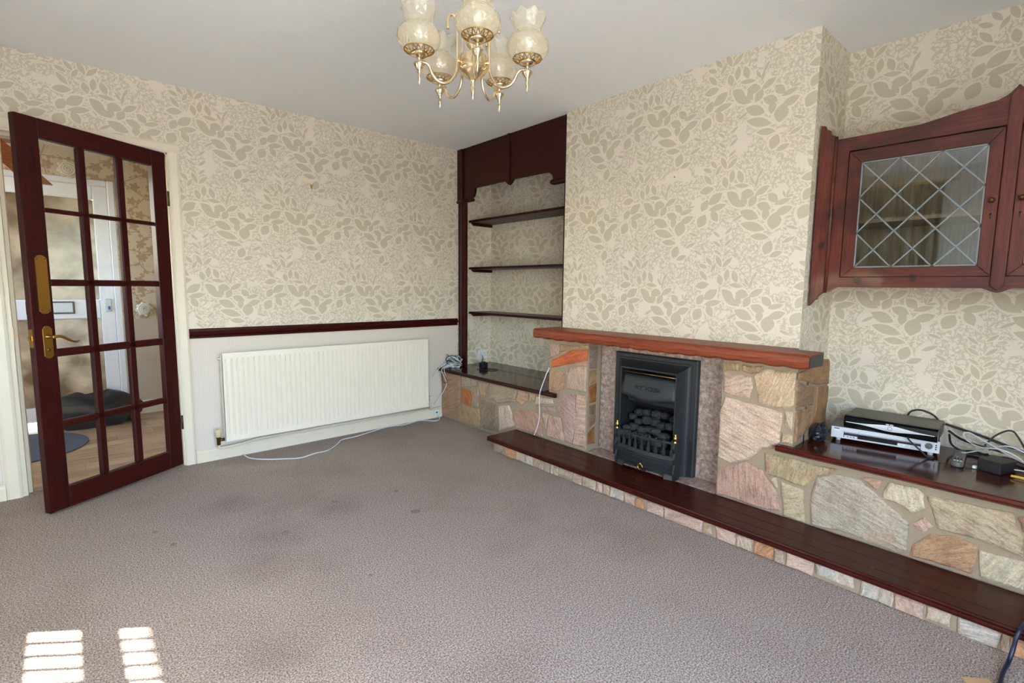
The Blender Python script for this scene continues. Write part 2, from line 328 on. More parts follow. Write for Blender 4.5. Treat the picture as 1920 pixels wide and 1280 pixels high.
M['grey_cable'] = plain('grey_cable', (150, 160, 170), 0.45)
M['black_cable'] = plain('black_cable', (26, 26, 28), 0.45)
M['navy_cable'] = plain('navy_cable', (28, 34, 58), 0.35)
M['brown_cable'] = plain('brown_cable', (84, 48, 30), 0.5)
M['yellow'] = plain('yellow_plug', (214, 176, 40), 0.4)
M['green'] = plain('green_rubber', (70, 120, 80), 0.5); M['red'] = plain('red_rubber', (150, 70, 60), 0.5); M['blue'] = plain('blue_rubber', (70, 90, 140), 0.5)
M['card'] = plain('tan_card', (196, 158, 112), 0.8)
M['cream_plastic'] = plain('yellowed_cream_plastic', (214, 198, 150), 0.4)
M['plainwall'] = plain('plain_cream_wall', (226, 222, 214), 0.8)
M['curtain'] = plain('grey_brown_curtain', (120, 112, 104), 0.9, var=0.1)
M['grass'] = plain('lawn', (112, 116, 86), 0.95, var=0.3, nscale=20)
M['leafy'] = plain('hedge_leaves', (86, 112, 70), 0.9, var=0.5, nscale=30, bump=0.5)
M['paving'] = plain('pale_paving', (190, 184, 172), 0.9, var=0.1, nscale=6)

# ------------------------------------------------------------------ geometry helpers
class MB:
    def __init__(s): s.v = []; s.f = []; s.sm = []
    def add(s, vs, fs, smooth=False):
        b = len(s.v); s.v += [tuple(v) for v in vs]; s.f += [tuple(b+i for i in f) for f in fs]; s.sm += [smooth]*len(fs); return s
    def box(s, x0, x1, y0, y1, z0, z1):
        x0, x1 = min(x0, x1), max(x0, x1); y0, y1 = min(y0, y1), max(y0, y1); z0, z1 = min(z0, z1), max(z0, z1)
        return s.add([(x0,y0,z0),(x1,y0,z0),(x1,y1,z0),(x0,y1,z0),(x0,y0,z1),(x1,y0,z1),(x1,y1,z1),(x0,y1,z1)],
                     [(0,3,2,1),(4,5,6,7),(0,1,5,4),(1,2,6,5),(2,3,7,6),(3,0,4,7)])
    def prism(s, poly, fn, a, b, smooth=False):
        """poly of (p,q) swept from depth a to depth b; fn(p,q,d) -> xyz"""
        n = len(poly); vs = [fn(p, q, a) for p, q in poly]+[fn(p, q, b) for p, q in poly]
        fs = [tuple(range(n-1, -1, -1)), tuple(range(n, 2*n))]+[(i, (i+1) % n, n+(i+1) % n, n+i) for i in range(n)]
        return s.add(vs, fs, smooth)
    def lathe(s, prof, c, n=20, axis='z', smooth=True, mod=None):
        vs = []; m = len(prof)
        for r, h in prof:
            for k in range(n):
                a = 2*PI*k/n; rr = r; hh = h
                if mod: rr, hh = mod(r, h, a)
                p = (rr*math.cos(a), rr*math.sin(a), hh)
                if axis == 'x': p = (p[2], p[0], p[1])
                elif axis == 'y': p = (p[0], p[2], p[1])
                vs.append((c[0]+p[0], c[1]+p[1], c[2]+p[2]))
        fs = [(i*n+k, i*n+(k+1) % n, (i+1)*n+(k+1) % n, (i+1)*n+k) for i in range(m-1) for k in range(n)]
        if prof[0][0] > 1e-6 and prof[0][0] < 0: pass
        return s.add(vs, fs, smooth)
    def tube(s, pts, r, n=8, cap=True, smooth=True):
        pts = [Vector(p) for p in pts]; rings = []; up = Vector((0.13, 0.21, 0.97))
        for i, p in enumerate(pts):
            t = (pts[min(i+1, len(pts)-1)]-pts[max(i-1, 0)]).normalized()
            a = t.cross(up)
            if a.length < 1e-3: a = t.cross(Vector((1, 0, 0)))
            a.normalize(); b = t.cross(a); up = b if b.dot(up) > 0 else -b
            a = t.cross(up).normalized(); b = up
            rr = r(i/(len(pts)-1)) if callable(r) else r
            rings.append([p+a*rr*math.cos(2*PI*k/n)+b*rr*math.sin(2*PI*k/n) for k in range(n)])
        vs = [v for rg in rings for v in rg]
        fs = [(i*n+k, i*n+(k+1) % n, (i+1)*n+(k+1) % n, (i+1)*n+k) for i in range(len(rings)-1) for k in range(n)]
        if cap: fs += [tuple(range(n-1, -1, -1)), tuple((len(rings)-1)*n+k for k in range(n))]
        return s.add(vs, fs, smooth)
    def ball(s, c, r, sc=(1, 1, 1), n=10, m=7):
        prof = [(max(1e-4, r*math.sin(PI*i/m)), -r*math.cos(PI*i/m)) for i in range(m+1)]
        vs = []
        for rr, h in prof:
            for k in range(n): vs.append((c[0]+sc[0]*rr*math.cos(2*PI*k/n), c[1]+sc[1]*rr*math.sin(2*PI*k/n), c[2]+sc[2]*h))
        return s.add(vs, [(i*n+k, i*n+(k+1) % n, (i+1)*n+(k+1) % n, (i+1)*n+k) for i in range(m) for k in range(n)], True)
    def build(s, name, mat, parent=None, bevel=0.0, seg=2):
        off = Vector((0, 0, 0))
        if parent is not None and not parent.get('_local', 0):
            off = Vector(parent.get('_org', (0, 0, 0)))
        me = bpy.data.meshes.new(name)
        me.from_pydata([(v[0]-off.x, v[1]-off.y, v[2]-off.z) for v in s.v], [], s.f)
        me.polygons.foreach_set('use_smooth', s.sm); me.materials.append(M[mat] if isinstance(mat, str) else mat)
        bm = bmesh.new(); bm.from_mesh(me); bmesh.ops.recalc_face_normals(bm, faces=bm.faces); bm.to_mesh(me); bm.free(); me.update()
        o = bpy.data.objects.new(name, me); COL.objects.link(o)
        if parent is not None:
            o.parent = parent
            if parent.get('_local', 0): o['_local'] = 1
            else: o['_org'] = tuple(off)
        if bevel:
            b = o.modifiers.new('bevel', 'BEVEL'); b.width = bevel; b.segments = seg; b.limit_method = 'ANGLE'; b.angle_limit = 0.7
        return o
def tag(o, label, cat=None, group=None, kind=None):
    o['label'] = label
    if cat: o['category'] = cat
    if group: o['group'] = group
    if kind: o['kind'] = kind
    return o
def thing(name, label, cat, loc, rotz=0.0, group=None, kind=None, local=False):
    o = bpy.data.objects.new(name, None); COL.objects.link(o); o.empty_display_size = 0.05
    o.location = loc; o.rotation_euler = (0, 0, rotz)
    if local or rotz: o['_local'] = 1
    else: o['_org'] = tuple(loc)
    return tag(o, label, cat, group, kind)
def solo(mb, name, mat, label, cat, loc, group=None, kind=None, bevel=0.0, seg=2):
    o = mb.build(name, mat, None, bevel, seg); L = Vector(loc)
    o.data.transform(Matrix.Translation(-L)); o.location = L
    return tag(o, label, cat, group, kind)
def struct(mb, name, mat, label, bevel=0.0):
    o = mb.build(name, mat, None, bevel); o['kind'] = 'structure'; o['label'] = label; return o
def smooth_path(pts, n=6):
    P = [Vector(p) for p in pts]; P = [P[0]*2-P[1]]+P+[P[-1]*2-P[-2]]; out = []
    for i in range(1, len(P)-2):
        for k in range(n):
            t = k/n
            out.append(0.5*((2*P[i])+(P[i+1]-P[i-1])*t+(2*P[i-1]-5*P[i]+4*P[i+1]-P[i+2])*t*t+(-P[i-1]+3*P[i]-3*P[i+1]+P[i+2])*t**3))
    out.append(P[-2]); return out
YZ = lambda p, q, d: (d, p, q)      # polygon in (y,z), depth along x
XZ = lambda p, q, d: (p, d, q)      # polygon in (x,z), depth along y
XY = lambda p, q, d: (p, q, d)
H = 2.4
YC0, YC1 = -1.342, -2.917           # sides of the chimney breast
XA = 0.42                           # back of the alcoves
YR = -4.65; XL = -3.75              # rear and left walls

# ------------------------------------------------------------------ room shell
m = MB(); m.box(XL-0.12, XA+0.1, YR-0.1, 0.06, -0.06, 0.0); struct(m, 'floor', 'carpet', 'beige grey fitted carpet with worn stains')
m = MB(); m.box(XL-0.12, XA+0.1, YR-0.1, 0.12, H, H+0.08); struct(m, 'ceiling', 'ceil', 'white ceiling with fine stippled texture')
DX0, DX1, DH = -2.925, -2.160, 1.990   # door opening
m = MB(); m.box(DX1, XA+0.1, 0.0, 0.12, -0.02, H); m.box(XL-0.12, DX0, 0.0, 0.12, -0.02, H); m.box(DX0, DX1, 0.0, 0.12, DH, H)
struct(m, 'wall_back', 'paper_dado', 'radiator wall in leaf wallpaper above plain cream dado')
m = MB(); m.box(XA, XA+0.1, YR, 0.0, -0.02, H); struct(m, 'wall_right', 'paper', 'alcove back wall in leaf wallpaper')
m = MB(); m.box(0, XA, -1.93, YC0, -0.01, H); m.box(0, XA, YC1, -2.36, -0.01, H); m.box(0, XA, -2.36, -1.93, 0.72, H); m.box(0.22, XA, -2.36, -1.93, -0.01, 0.72)
struct(m, 'wall_chimney', 'paper', 'chimney breast in leaf wallpaper above stone fireplace')
# left wall with the main window, rear wall with a second window (both behind the camera)
WY0, WY1, WZ0, WZ1 = -2.45, -0.747, 0.88, 2.05
m = MB(); t0, t1 = XL-0.12, XL
m.box(t0, t1, YR, WY0, -0.02, H); m.box(t0, t1, WY1, 0.0, -0.02, H); m.box(t0, t1, WY0, WY1, -0.02, WZ0); m.box(t0, t1, WY0, WY1, WZ1, H)
struct(m, 'wall_left', 'plainwall', 'plain cream wall holding the main window')
RX0, RX1, RZ0, RZ1 = -3.30, -1.55, 0.12, 2.12
m = MB(); m.box(XL, RX0, YR-0.1, YR, -0.02, H); m.box(RX1, XA, YR-0.1, YR, -0.02, H); m.box(RX0, RX1, YR-0.1, YR, -0.02, RZ0); m.box(RX0, RX1, YR-0.1, YR, RZ1, H)
struct(m, 'wall_rear', 'plainwall', 'plain cream wall behind the viewer')
w = thing('window_1', 'white framed window with railing outside', None, (XL-0.1, -1.6, WZ0), kind='structure')
m = MB(); xo = XL-0.11
m.box(xo-0.02, xo+0.03, WY0, WY1, WZ0, 1.015); m.box(xo-0.02, xo+0.03, WY0, WY1, 1.195, 1.258); m.box(xo-0.02, xo+0.03, WY0, WY1, WZ1-0.06, WZ1)
m.box(xo-0.02, xo+0.03, WY0, WY0+0.05, WZ0, WZ1); m.box(xo-0.02, xo+0.02, WY1-0.012, WY1, WZ0, WZ1)
m.build('window_frame', 'upvc', w)
m = MB(); m.box(xo, xo+0.004, WY0+0.05, WY1-0.012, 1.015, WZ1-0.06); m.build('pane', 'pane', w)
rl = thing('window_railing', 'thin white railing bars outside the main window', 'railing', (XL-0.16, -1.6, 0.9))
m = MB(); m.box(XL-0.175, XL-0.155, WY0-0.3, WY1+0.3, 0.895, 0.92); m.box(XL-0.175, XL-0.155, WY0-0.3, WY1+0.3, 1.44, 1.455); m.build('rail', 'upvc', rl)
yy = WY1-0.055
while yy > WY0:
    m = MB(); m.box(XL-0.17, XL-0.158, yy-0.007, yy+0.007, 0.9, 1.45); m.build('bar', 'upvc', rl); yy -= 0.077
w2 = thing('window_2', 'white framed window behind the viewer', None, (-2.4, YR-0.05, RZ0), kind='structure')
m = MB()
for a in (RX0, (RX0+RX1)/2-0.025, RX1-0.05): m.box(a, a+0.05, YR-0.08, YR-0.03, RZ0, RZ1)
m.box(RX0, RX1, YR-0.08, YR-0.03, RZ0, RZ0+0.06); m.box(RX0, RX1, YR-0.08, YR-0.03, RZ1-0.06, RZ1); m.build('window_frame', 'upvc', w2)
# outside: added sun-blocking slabs over the main window; lawn, hedge and picket fence (seen only as a reflection in the cabinet glass)
m = MB(); m.box(-5.08, XL-0.13, -6.0, 1.8, 2.605, 2.70); m.box(-5.95, -4.41, 0.95, 3.4, 2.605, 2.70); struct(m, 'sun_block_slabs', 'white', 'unseen slabs added to trim the sun at the left and hall openings')  # unseen, sized to cut the sun patch and keep sun off hall planks
m = MB(); m.box(-7.4, XL-0.14, -12, 0.1, -0.3, -0.24); struct(m, 'terrace', 'paving', 'unseen paved terrace added to cut green lawn bounce')  # unseen, added so light bounced off the lawn tints the room less
m = MB(); m.box(-16, XL-0.14, -12, 10, -0.3, -0.25); struct(m, 'lawn', 'grass', 'garden lawn outside')
m = MB(); m.box(XL-0.13, 4, -14, YR-0.12, -0.3, -0.25); struct(m, 'patio', 'paving', 'paved area behind the house')
random.seed(5)
m = MB()
for k in range(26): m.ball((-9.6+random.uniform(-.3, .3), -7+0.5*k, 0.5+random.uniform(-.2, .3)), 0.7, (1, 1, 1.1), 8, 6)
solo(m, 'hedge', 'leafy', 'long green hedge across the garden', 'hedge', (-9.6, -0.7, -0.25))
fn_ = thing('picket_fence', 'white picket fence before the hedge', 'fence', (-7.6, -2.4, -0.25))
m = MB(); m.box(-7.62, -7.6, -6, 1.2, 0.2, 0.27); m.box(-7.62, -7.6, -6, 1.2, 0.95, 1.02); m.build('rail', 'upvc', fn_)
for k in range(48):
    y = -5.95+k*0.15; m = MB(); m.prism([(y, -0.25), (y+0.07, -0.25), (y+0.07, 1.2), (y+0.035, 1.26), (y, 1.2)], YZ, -7.6, -7.58); m.build('picket', 'upvc', fn_)
cu = thing('curtain_valance', 'grey gathered curtain over the main window', 'curtain', (XL+0.1, -1.6, 1.72))
def folds(y0, y1, z0, z1, name):
    n = int((y1-y0)/0.012); vs = []; fs = []
    for i in range(n+1):
        y = y0+(y1-y0)*i/n; x = XL+0.1+0.025*math.sin(y*70)+0.012*math.sin(y*31)
        vs += [(x, y, z1), (x+0.01*math.sin(y*9), y, z0+0.05*math.sin(y*5))]
    for i in range(n): fs.append((2*i, 2*i+1, 2*i+3, 2*i+2))
    q = MB(); q.add(vs, fs, True); o = q.build(name, 'curtain', cu); s_ = o.modifiers.new('thick', 'SOLIDIFY'); s_.thickness = 0.004; return o
folds(-2.75, -0.55, 1.32, 2.25, 'valance'); folds(-2.85, -2.42, 0.5, 2.25, 'drape')
m = MB(); m.tube([(XL+0.1, -2.95, 2.26), (XL+0.1, -0.45, 2.26)], 0.012); m.build('curtain_pole', 'brass_old', cu)

# skirting, dado rail, door frame
def profile_x(mb, x0, x1, prof):      # prof of (y,z) swept along x
    mb.prism(prof, lambda p, q, d: (d, p, q), x0, x1)
m = MB(); sk = [(0, 0), (-0.018, 0), (-0.018, 0.066), (-0.012, 0.078), (-0.004, 0.086), (0, 0.086)]
profile_x(m, -2.098, -0.165, sk); profile_x(m, XL, -2.992, sk); struct(m, 'baseboard_back', 'white', 'cream painted skirting board under the radiator')
rp = [(0, .834), (-.012, .834), (-.014, .846), (-.009, .852), (-.020, .862), (-.024, .872), (-.016, .882), (-.016, .890), (-.010, .897), (0, .897)]
m = MB(); profile_x(m, -2.098, 0.018, rp); profile_x(m, XL, -2.992, rp)
struct(m, 'trim_1', 'mahog_x', 'dark red dado rail')
tr = bpy.data.objects.new('trim_2', None); COL.objects.link(tr); tr['kind'] = 'structure'; tr['label'] = 'white painted door architrave and lining'; tr['_org'] = (0, 0, 0)
def leg(x0, x1, inner):               # architrave leg with a stepped face
    q = MB(); s_ = 1 if inner == x1 else -1
    a = [(x0, 0), (x0, -0.010), (x0+0.012, -0.016), (x1-0.012, -0.016), (x1, -0.010), (x1, 0)]
    q.prism([(p, r) for p, r in a], lambda p, r, d: (p, r, d), 0.0, DH+0.003); q.build('architrave', 'white', tr)
leg(DX1+0.002, -2.099, DX1); leg(-2.991, DX0-0.002, DX0)
m = MB(); m.prism([(0, DH), (-0.010, DH), (-0.016, DH+0.012), (-0.016, DH+0.048), (-0.010, DH+0.06), (0, DH+0.06)], lambda p, q, d: (d, p, q), -2.991, -2.099); m.build('architrave_head', 'white', tr)
m = MB(); m.box(DX0, DX0+0.018, 0.0, 0.13, 0, DH); m.build('door_lining', 'white', tr)
m = MB(); m.box(DX1-0.018+0.012, DX1, 0.0, 0.13, 0, DH); m.build('door_lining', 'white', tr)
m = MB(); m.box(DX0, DX1, 0.0, 0.13, DH-0.012, DH); m.build('door_lining', 'white', tr)
m = MB(); m.box(DX0+0.018, DX0+0.034, 0.05, 0.13, 0, DH-0.012); m.box(DX0+0.018, DX1-0.02, 0.05, 0.13, DH-0.03, DH-0.012); m.box(DX1-0.022, DX1-0.006, 0.05, 0.13, 0, DH-0.012); m.build('door_stop', 'white', tr)
m = MB(); m.box(DX0+0.016, DX0+0.0205, 0.005, 0.03, 0.87, 0.95); m.build('strike_plate', 'brass_old', tr)

# ------------------------------------------------------------------ glazed door, open into the room
dr = thing('door_1', 'dark red glazed door standing ajar, fifteen panes and brass handle', 'door', (-2.1908, 0.0278, 0.012), math.radians(-146.894), kind='structure', local=True)
# local: x from hinge to free edge, y = +thickness towards the hall is negative; room face is y = 0 .. +T
T = 0.038; W = 0.764; HT = 1.972
def dy(a, b): return (min(a, b), max(a, b))
us = [(0.0, 0.088), (0.256, 0.297), (0.457, 0.496), (0.668, W)]      # uprights
rs = [(0.0, 0.110), (0.428, 0.463), (0.798, 0.838), (1.158, 1.192), (1.524, 1.546), (1.878, HT)]
Y0, Y1 = 0.0, -T      # room face turned below
def dbox(name, x0, x1, z0, z1, y0=0.0, y1=T, mat='mahog_v', par=None, bev=0.003):
    q = MB(); q.box(x0, x1, y0, y1, z0, z1); return q.build(name, mat, par or dr, bev, 1)
dbox('stile', us[0][0], us[0][1], 0, HT); dbox('stile', us[3][0], us[3][1], 0, HT)
dbox('bottom_rail', us[0][1], us[3][0], rs[0][0], rs[0][1], mat='mahog_x'); dbox('top_rail', us[0][1], us[3][0], rs[5][0], rs[5][1], mat='mahog_x')
for a, b in us[1:3]: dbox('glazing_bar', a, b, rs[0][1], rs[5][0], 0.004, T-0.004, bev=0.006)
for a, b in rs[1:5]: dbox('glazing_bar', us[0][1], us[3][0], a, b, 0.004, T-0.004, mat='mahog_x', bev=0.006)
for i in range(3):
    for j in range(5):
        q = MB(); q.box(us[i][1]-0.004, us[i+1][0]+0.004, T/2-0.002, T/2+0.002, rs[j][1]-0.004, rs[j+1][0]+0.004); q.build('pane', 'pane', dr)
FY = T          # the face towards the viewer in local y
def round_plate(x0, x1, z0, z1, n=6):
    xm = (x0+x1)/2; hw = (x1-x0)/2; pts = []
    for k in range(n+1): a = PI*k/n; pts.append((xm+hw*0.8*math.cos(a), z1-0.012+0.012*math.sin(a)))
    pts = [(x1, z0+0.012), (x1, z1-0.014)]+pts+[(x0, z1-0.014), (x0, z0+0.012)]
    for k in range(n+1): a = PI+PI*k/n; pts.append((xm+hw*0.8*math.cos(a), z0+0.012+0.012*math.sin(a)))
    return pts
q = MB(); q.prism(round_plate(0.682, 0.732, 1.02, 1.31), XZ, FY, FY+0.003); pp = q.build('push_plate', 'brass_old', dr)
q = MB()
for sx in (0.690, 0.724):
    for sz in (1.292, 1.037): q.lathe([(0.0001, 0.0025), (0.003, 0.002), (0.0035, 0.0)], (sx, FY+0.003, sz), 8, 'y')
q.build('screw', 'brass_dull', pp)
q = MB(); q.prism(round_plate(0.686, 0.728, 0.795, 0.96), XZ, FY, FY+0.005); hb = q.build('handle_plate', 'brass_old', dr, 0.0015, 1)
q = MB(); q.lathe([(0.012, 0.0), (0.011, 0.008), (0.007, 0.012), (0.007, 0.045)], (0.707, FY+0.004, 0.905), 12, 'y')
q.tube(smooth_path([(0.712, FY+0.045, 0.905), (0.690, FY+0.049, 0.908), (0.668, FY+0.049, 0.903), (0.640, FY+0.047, 0.885), (0.610, FY+0.046, 0.872), (0.592, FY+0.045, 0.876)]), lambda t: 0.0085-0.004*t, 10)
q.build('lever', 'brass_old', hb)
q = MB(); q.lathe([(0.0001, 0.003), (0.006, 0.002), (0.007, 0.0)], (0.707, FY+0.005, 0.84), 10, 'y'); q.build('keyhole_cover', 'brass_dull', hb)
q = MB(); q.box(W, W+0.002, 0.006, T-0.006, 0.855, 0.945); la = q.build('latch_plate', 'brass_old', dr)
q = MB(); q.prism([(0.010, 0.888), (0.028, 0.888), (0.028, 0.912), (0.010, 0.912)], lambda p, r, d: (d, p, r), W, W+0.010); q.build('latch_bolt', 'brass', la)
for z in (1.70, 0.28):
    q = MB(); q.tube([(-0.004, FY+0.003, z-0.045), (-0.004, FY+0.003, z+0.045)], 0.006); q.build('hinge', 'brass_dull', dr)

# ------------------------------------------------------------------ hall beyond the door
HY = 1.82
hf = bpy.data.objects.new('floor_hall', None); COL.objects.link(hf); hf['kind'] = 'structure'; hf['label'] = 'laminate plank floor of the hall'; hf['_org'] = (0, 0, 0)
m = MB(); m.box(-4.3, -0.9, 0.06, HY+0.1, -0.06, -0.008); m.build('underlay', 'mortar', hf)
random.seed(2); k = 0; y = 0.062
while y < HY:
    x = -4.3+random.uniform(-0.8, 0.0)
    while x < -0.9:
        a, b = max(x, -4.3), min(x+1.2, -0.9)
        if b-a > 0.02:
            q = MB(); q.box(a+0.001, b-0.001, y+0.001, min(y+0.126, HY+0.05), -0.008, 0.0); q.build('plank', 'plank', hf)
        x += 1.2
    y += 0.127
FDX0, FDX1, FDH = -3.26, -2.31, 2.06
m = MB(); m.box(-4.3, FDX0, HY, HY+0.12, -0.02, H); m.box(FDX1, -0.9, HY, HY+0.12, -0.02, H); m.box(FDX0, FDX1, HY, HY+0.12, FDH, H)
struct(m, 'wall_hall_back', 'hall_paper', 'hall wall in brown floral wallpaper over plain dado')
m = MB(); m.box(-0.9, -0.8, 0.12, HY+0.12, -0.02, H); struct(m, 'wall_hall_right', 'hall_paper', 'far end wall of the hall')
m = MB(); m.box(-4.4, -4.3, 0.12, 0.45, -0.02, H); m.box(-4.4, -4.3, 1.45, HY+0.12, -0.02, H); m.box(-4.4, -4.3, 0.45, 1.45, -0.02, 1.25); m.box(-4.4, -4.3, 0.45, 1.45, 2.15, H)  # opening added out of view to let sky light into the hall
struct(m, 'wall_hall_left', 'plainwall', 'hall end wall with an unseen opening added to light the hall')
m = MB(); m.box(-4.4, -0.8, 0.12, HY+0.12, H, H+0.08); struct(m, 'ceiling_hall', 'ceil', 'white hall ceiling')
m = MB(); m.box(-4.4, XL-0.12, 0.0, 0.12, -0.02, H); struct(m, 'wall_hall_front', 'plainwall', 'hall side wall')
m = MB(); m.prism([(HY, 0), (HY-0.015, 0), (HY-0.015, 0.10), (HY-0.006, 0.12), (HY, 0.12)], lambda p, q, d: (d, p, q), FDX1+0.06, -0.9); struct(m, 'baseboard_hall', 'white', 'white hall skirting board')
fd = thing('door_2', 'white plastic front door with obscure glass panels and letterbox', 'door', ((FDX0+FDX1)/2, HY, 0.0), kind='structure')
ya, yb = HY+0.02, HY+0.075
def fbox(name, x0, x1, z0, z1, mat='upvc', par=None, a=ya, b=yb, bev=0.006):
    q = MB(); q.box(x0, x1, a, b, z0, z1); return q.build(name, mat, par or fd, bev, 1)
fbox('door_frame', FDX0, FDX0+0.05, 0.0, FDH, a=HY+0.005, b=HY+0.1); fbox('door_frame', FDX1-0.05, FDX1, 0.0, FDH, a=HY+0.005, b=HY+0.1); fbox('door_frame', FDX0+0.05, FDX1-0.05, FDH-0.05, FDH, a=HY+0.005, b=HY+0.1)
fbox('stile', FDX0+0.05, FDX0+0.15, 0.03, FDH-0.05); fbox('stile', FDX1-0.15, FDX1-0.05, 0.03, FDH-0.05)
fbox('top_rail', FDX0+0.15, FDX1-0.15, FDH-0.17, FDH-0.05); fbox('middle_rail', FDX0+0.15, FDX1-0.15, 0.88, 1.045); fbox('bottom_rail', FDX0+0.15, FDX1-0.15, 0.03, 0.15)
fbox('glass_panel', FDX0+0.15, FDX1-0.15, 1.045, FDH-0.17, 'obscure', a=HY+0.045, b=HY+0.052, bev=0); fbox('glass_panel', FDX0+0.15, FDX1-0.15, 0.15, 0.88, 'obscure', a=HY+0.045, b=HY+0.052, bev=0)
lb = fbox('letterbox', -2.93, -2.63, 0.925, 1.03, 'dark_grey', a=HY+0.012, b=HY+0.02, bev=0.003); fbox('flap', -2.918, -2.642, 0.937, 1.018, 'silver', lb, HY+0.006, HY+0.012, 0.003)
q = MB(); q.box(FDX1-0.118, FDX1-0.075, HY+0.008, HY+0.02, 0.94, 1.05); ld = q.build('door_latch', 'silver', fd, 0.004, 1)
q = MB(); q.box(FDX1-0.10, FDX1-0.085, HY+0.003, HY+0.008, 0.955, 0.985); q.build('sticker', 'blue', ld)
# front step so the hall does not open on nothing
m = MB(); m.box(-6, 1.5, HY+0.12, 6.5, -0.2, -0.05); struct(m, 'path_front', 'paving', 'paved path outside the front door')
m = MB(); m.box(-6.0, 1.5, HY+0.12, HY+2.4, 2.5, 2.6); struct(m, 'sun_block_front', 'white', 'unseen slab added to shade the front door glass')  # unseen, added to keep direct sun off the front door glass
# plaster ornaments
def ornament(name, c, r, label):
    o = thing(name, label, 'ornament', c)
    q = MB(); q.lathe([(0.0001, -0.010), (r*0.7, -0.008), (r, -0.004), (r*1.03, 0.0)], c, 28, 'y', mod=lambda a_, h_, t_: (a_*(1+0.05*math.cos(8*t_)), h_)); q.build('back_disc', 'plaster', o)
    q = MB(); q.tube([(c[0]+r*(0.92-0.80*k/60)*math.cos(k*0.32), c[1]-0.014-0.012*k/60, c[2]+r*(0.92-0.80*k/60)*math.sin(k*0.32)) for k in range(61)], lambda t: 0.0095-0.003*t, 8); q.build('spiral_petal', 'plaster', o)
    q = MB()
    for k in range(8):
        a = 2*PI*k/8+0.2; q.ball((c[0]+r*0.98*math.cos(a), c[1]-0.010, c[2]+r*0.98*math.sin(a)), r*0.26, (1, 0.5, 1), 8, 6)
    q.build('petal_rim', 'plaster', o)
ornament('wall_ornament', (-2.60, HY-0.002, 2.115), 0.062, 'cream plaster scroll rosette above the white front door')
ornament('wall_ornament', (-2.155, HY-0.002, 0.955), 0.055, 'cream plaster scroll rosette at dado height beside the front door')
# mat, sack, stair
q = MB(); n = 28; cxm, cym = -3.02, 1.10
top = [(cxm+0.40*math.cos(-PI/2+PI*k/n), cym+0.42*math.sin(-PI/2+PI*k/n)) for k in range(n+1)]
q.prism(top, XY, 0.0, 0.010); solo(q, 'door_mat', 'mat_blue', 'blue grey half-round door mat on hall planks', 'mat', (-2.85, 1.10, 0.0), bevel=0.003)
random.seed(11); q = MB(); nn, mm = 26, 9; vs = []; fs = []
for i in range(mm+1):
    f = i/mm
    for k in range(nn):
        a = 2*PI*k/nn; rr = (1.0-0.45*max(0, f-0.55)**1.2)*(1+0.08*math.sin(5*a+f*4)+random.uniform(-.035, .035))*(0.86+0.3*math.sin(PI*min(1, f*1.1)))
        if i == mm: rr *= 0.55
        vs.append((-2.56+0.27*rr*math.cos(a), 1.58+0.13*rr*math.sin(a), 0.001+0.27*f*(1+0.10*math.sin(a*2+1))))
for i in range(mm):
    for k in range(nn): fs.append((i*nn+k, i*nn+(k+1) % nn, (i+1)*nn+(k+1) % nn, (i+1)*nn+k))
fs.append(tuple(range(nn-1, -1, -1))); fs.append(tuple(mm*nn+k for k in range(nn)))
q.add(vs, fs, True); solo(q, 'plastic_sack', 'bag', 'black plastic sack slumped on the hall floor', 'sack', (-2.56, 1.58, 0.0))
stc = thing('staircase', 'orange timber stair seen over the door gap', 'staircase', (-3.05, 1.0, 1.9))
q = MB(); q.prism([(-3.30, 2.38), (-3.16, 2.38), (-2.70, 1.86), (-2.84, 1.86)], XZ, 0.98, 1.02); q.build('stringer', 'stair', stc)
q = MB()
for k in range(3): q.box(-3.30+0.13*k, -3.02+0.13*k, 1.02, 1.55, 2.36-0.15*k, 2.385-0.15*k)
q.build('tread', 'stair', stc)

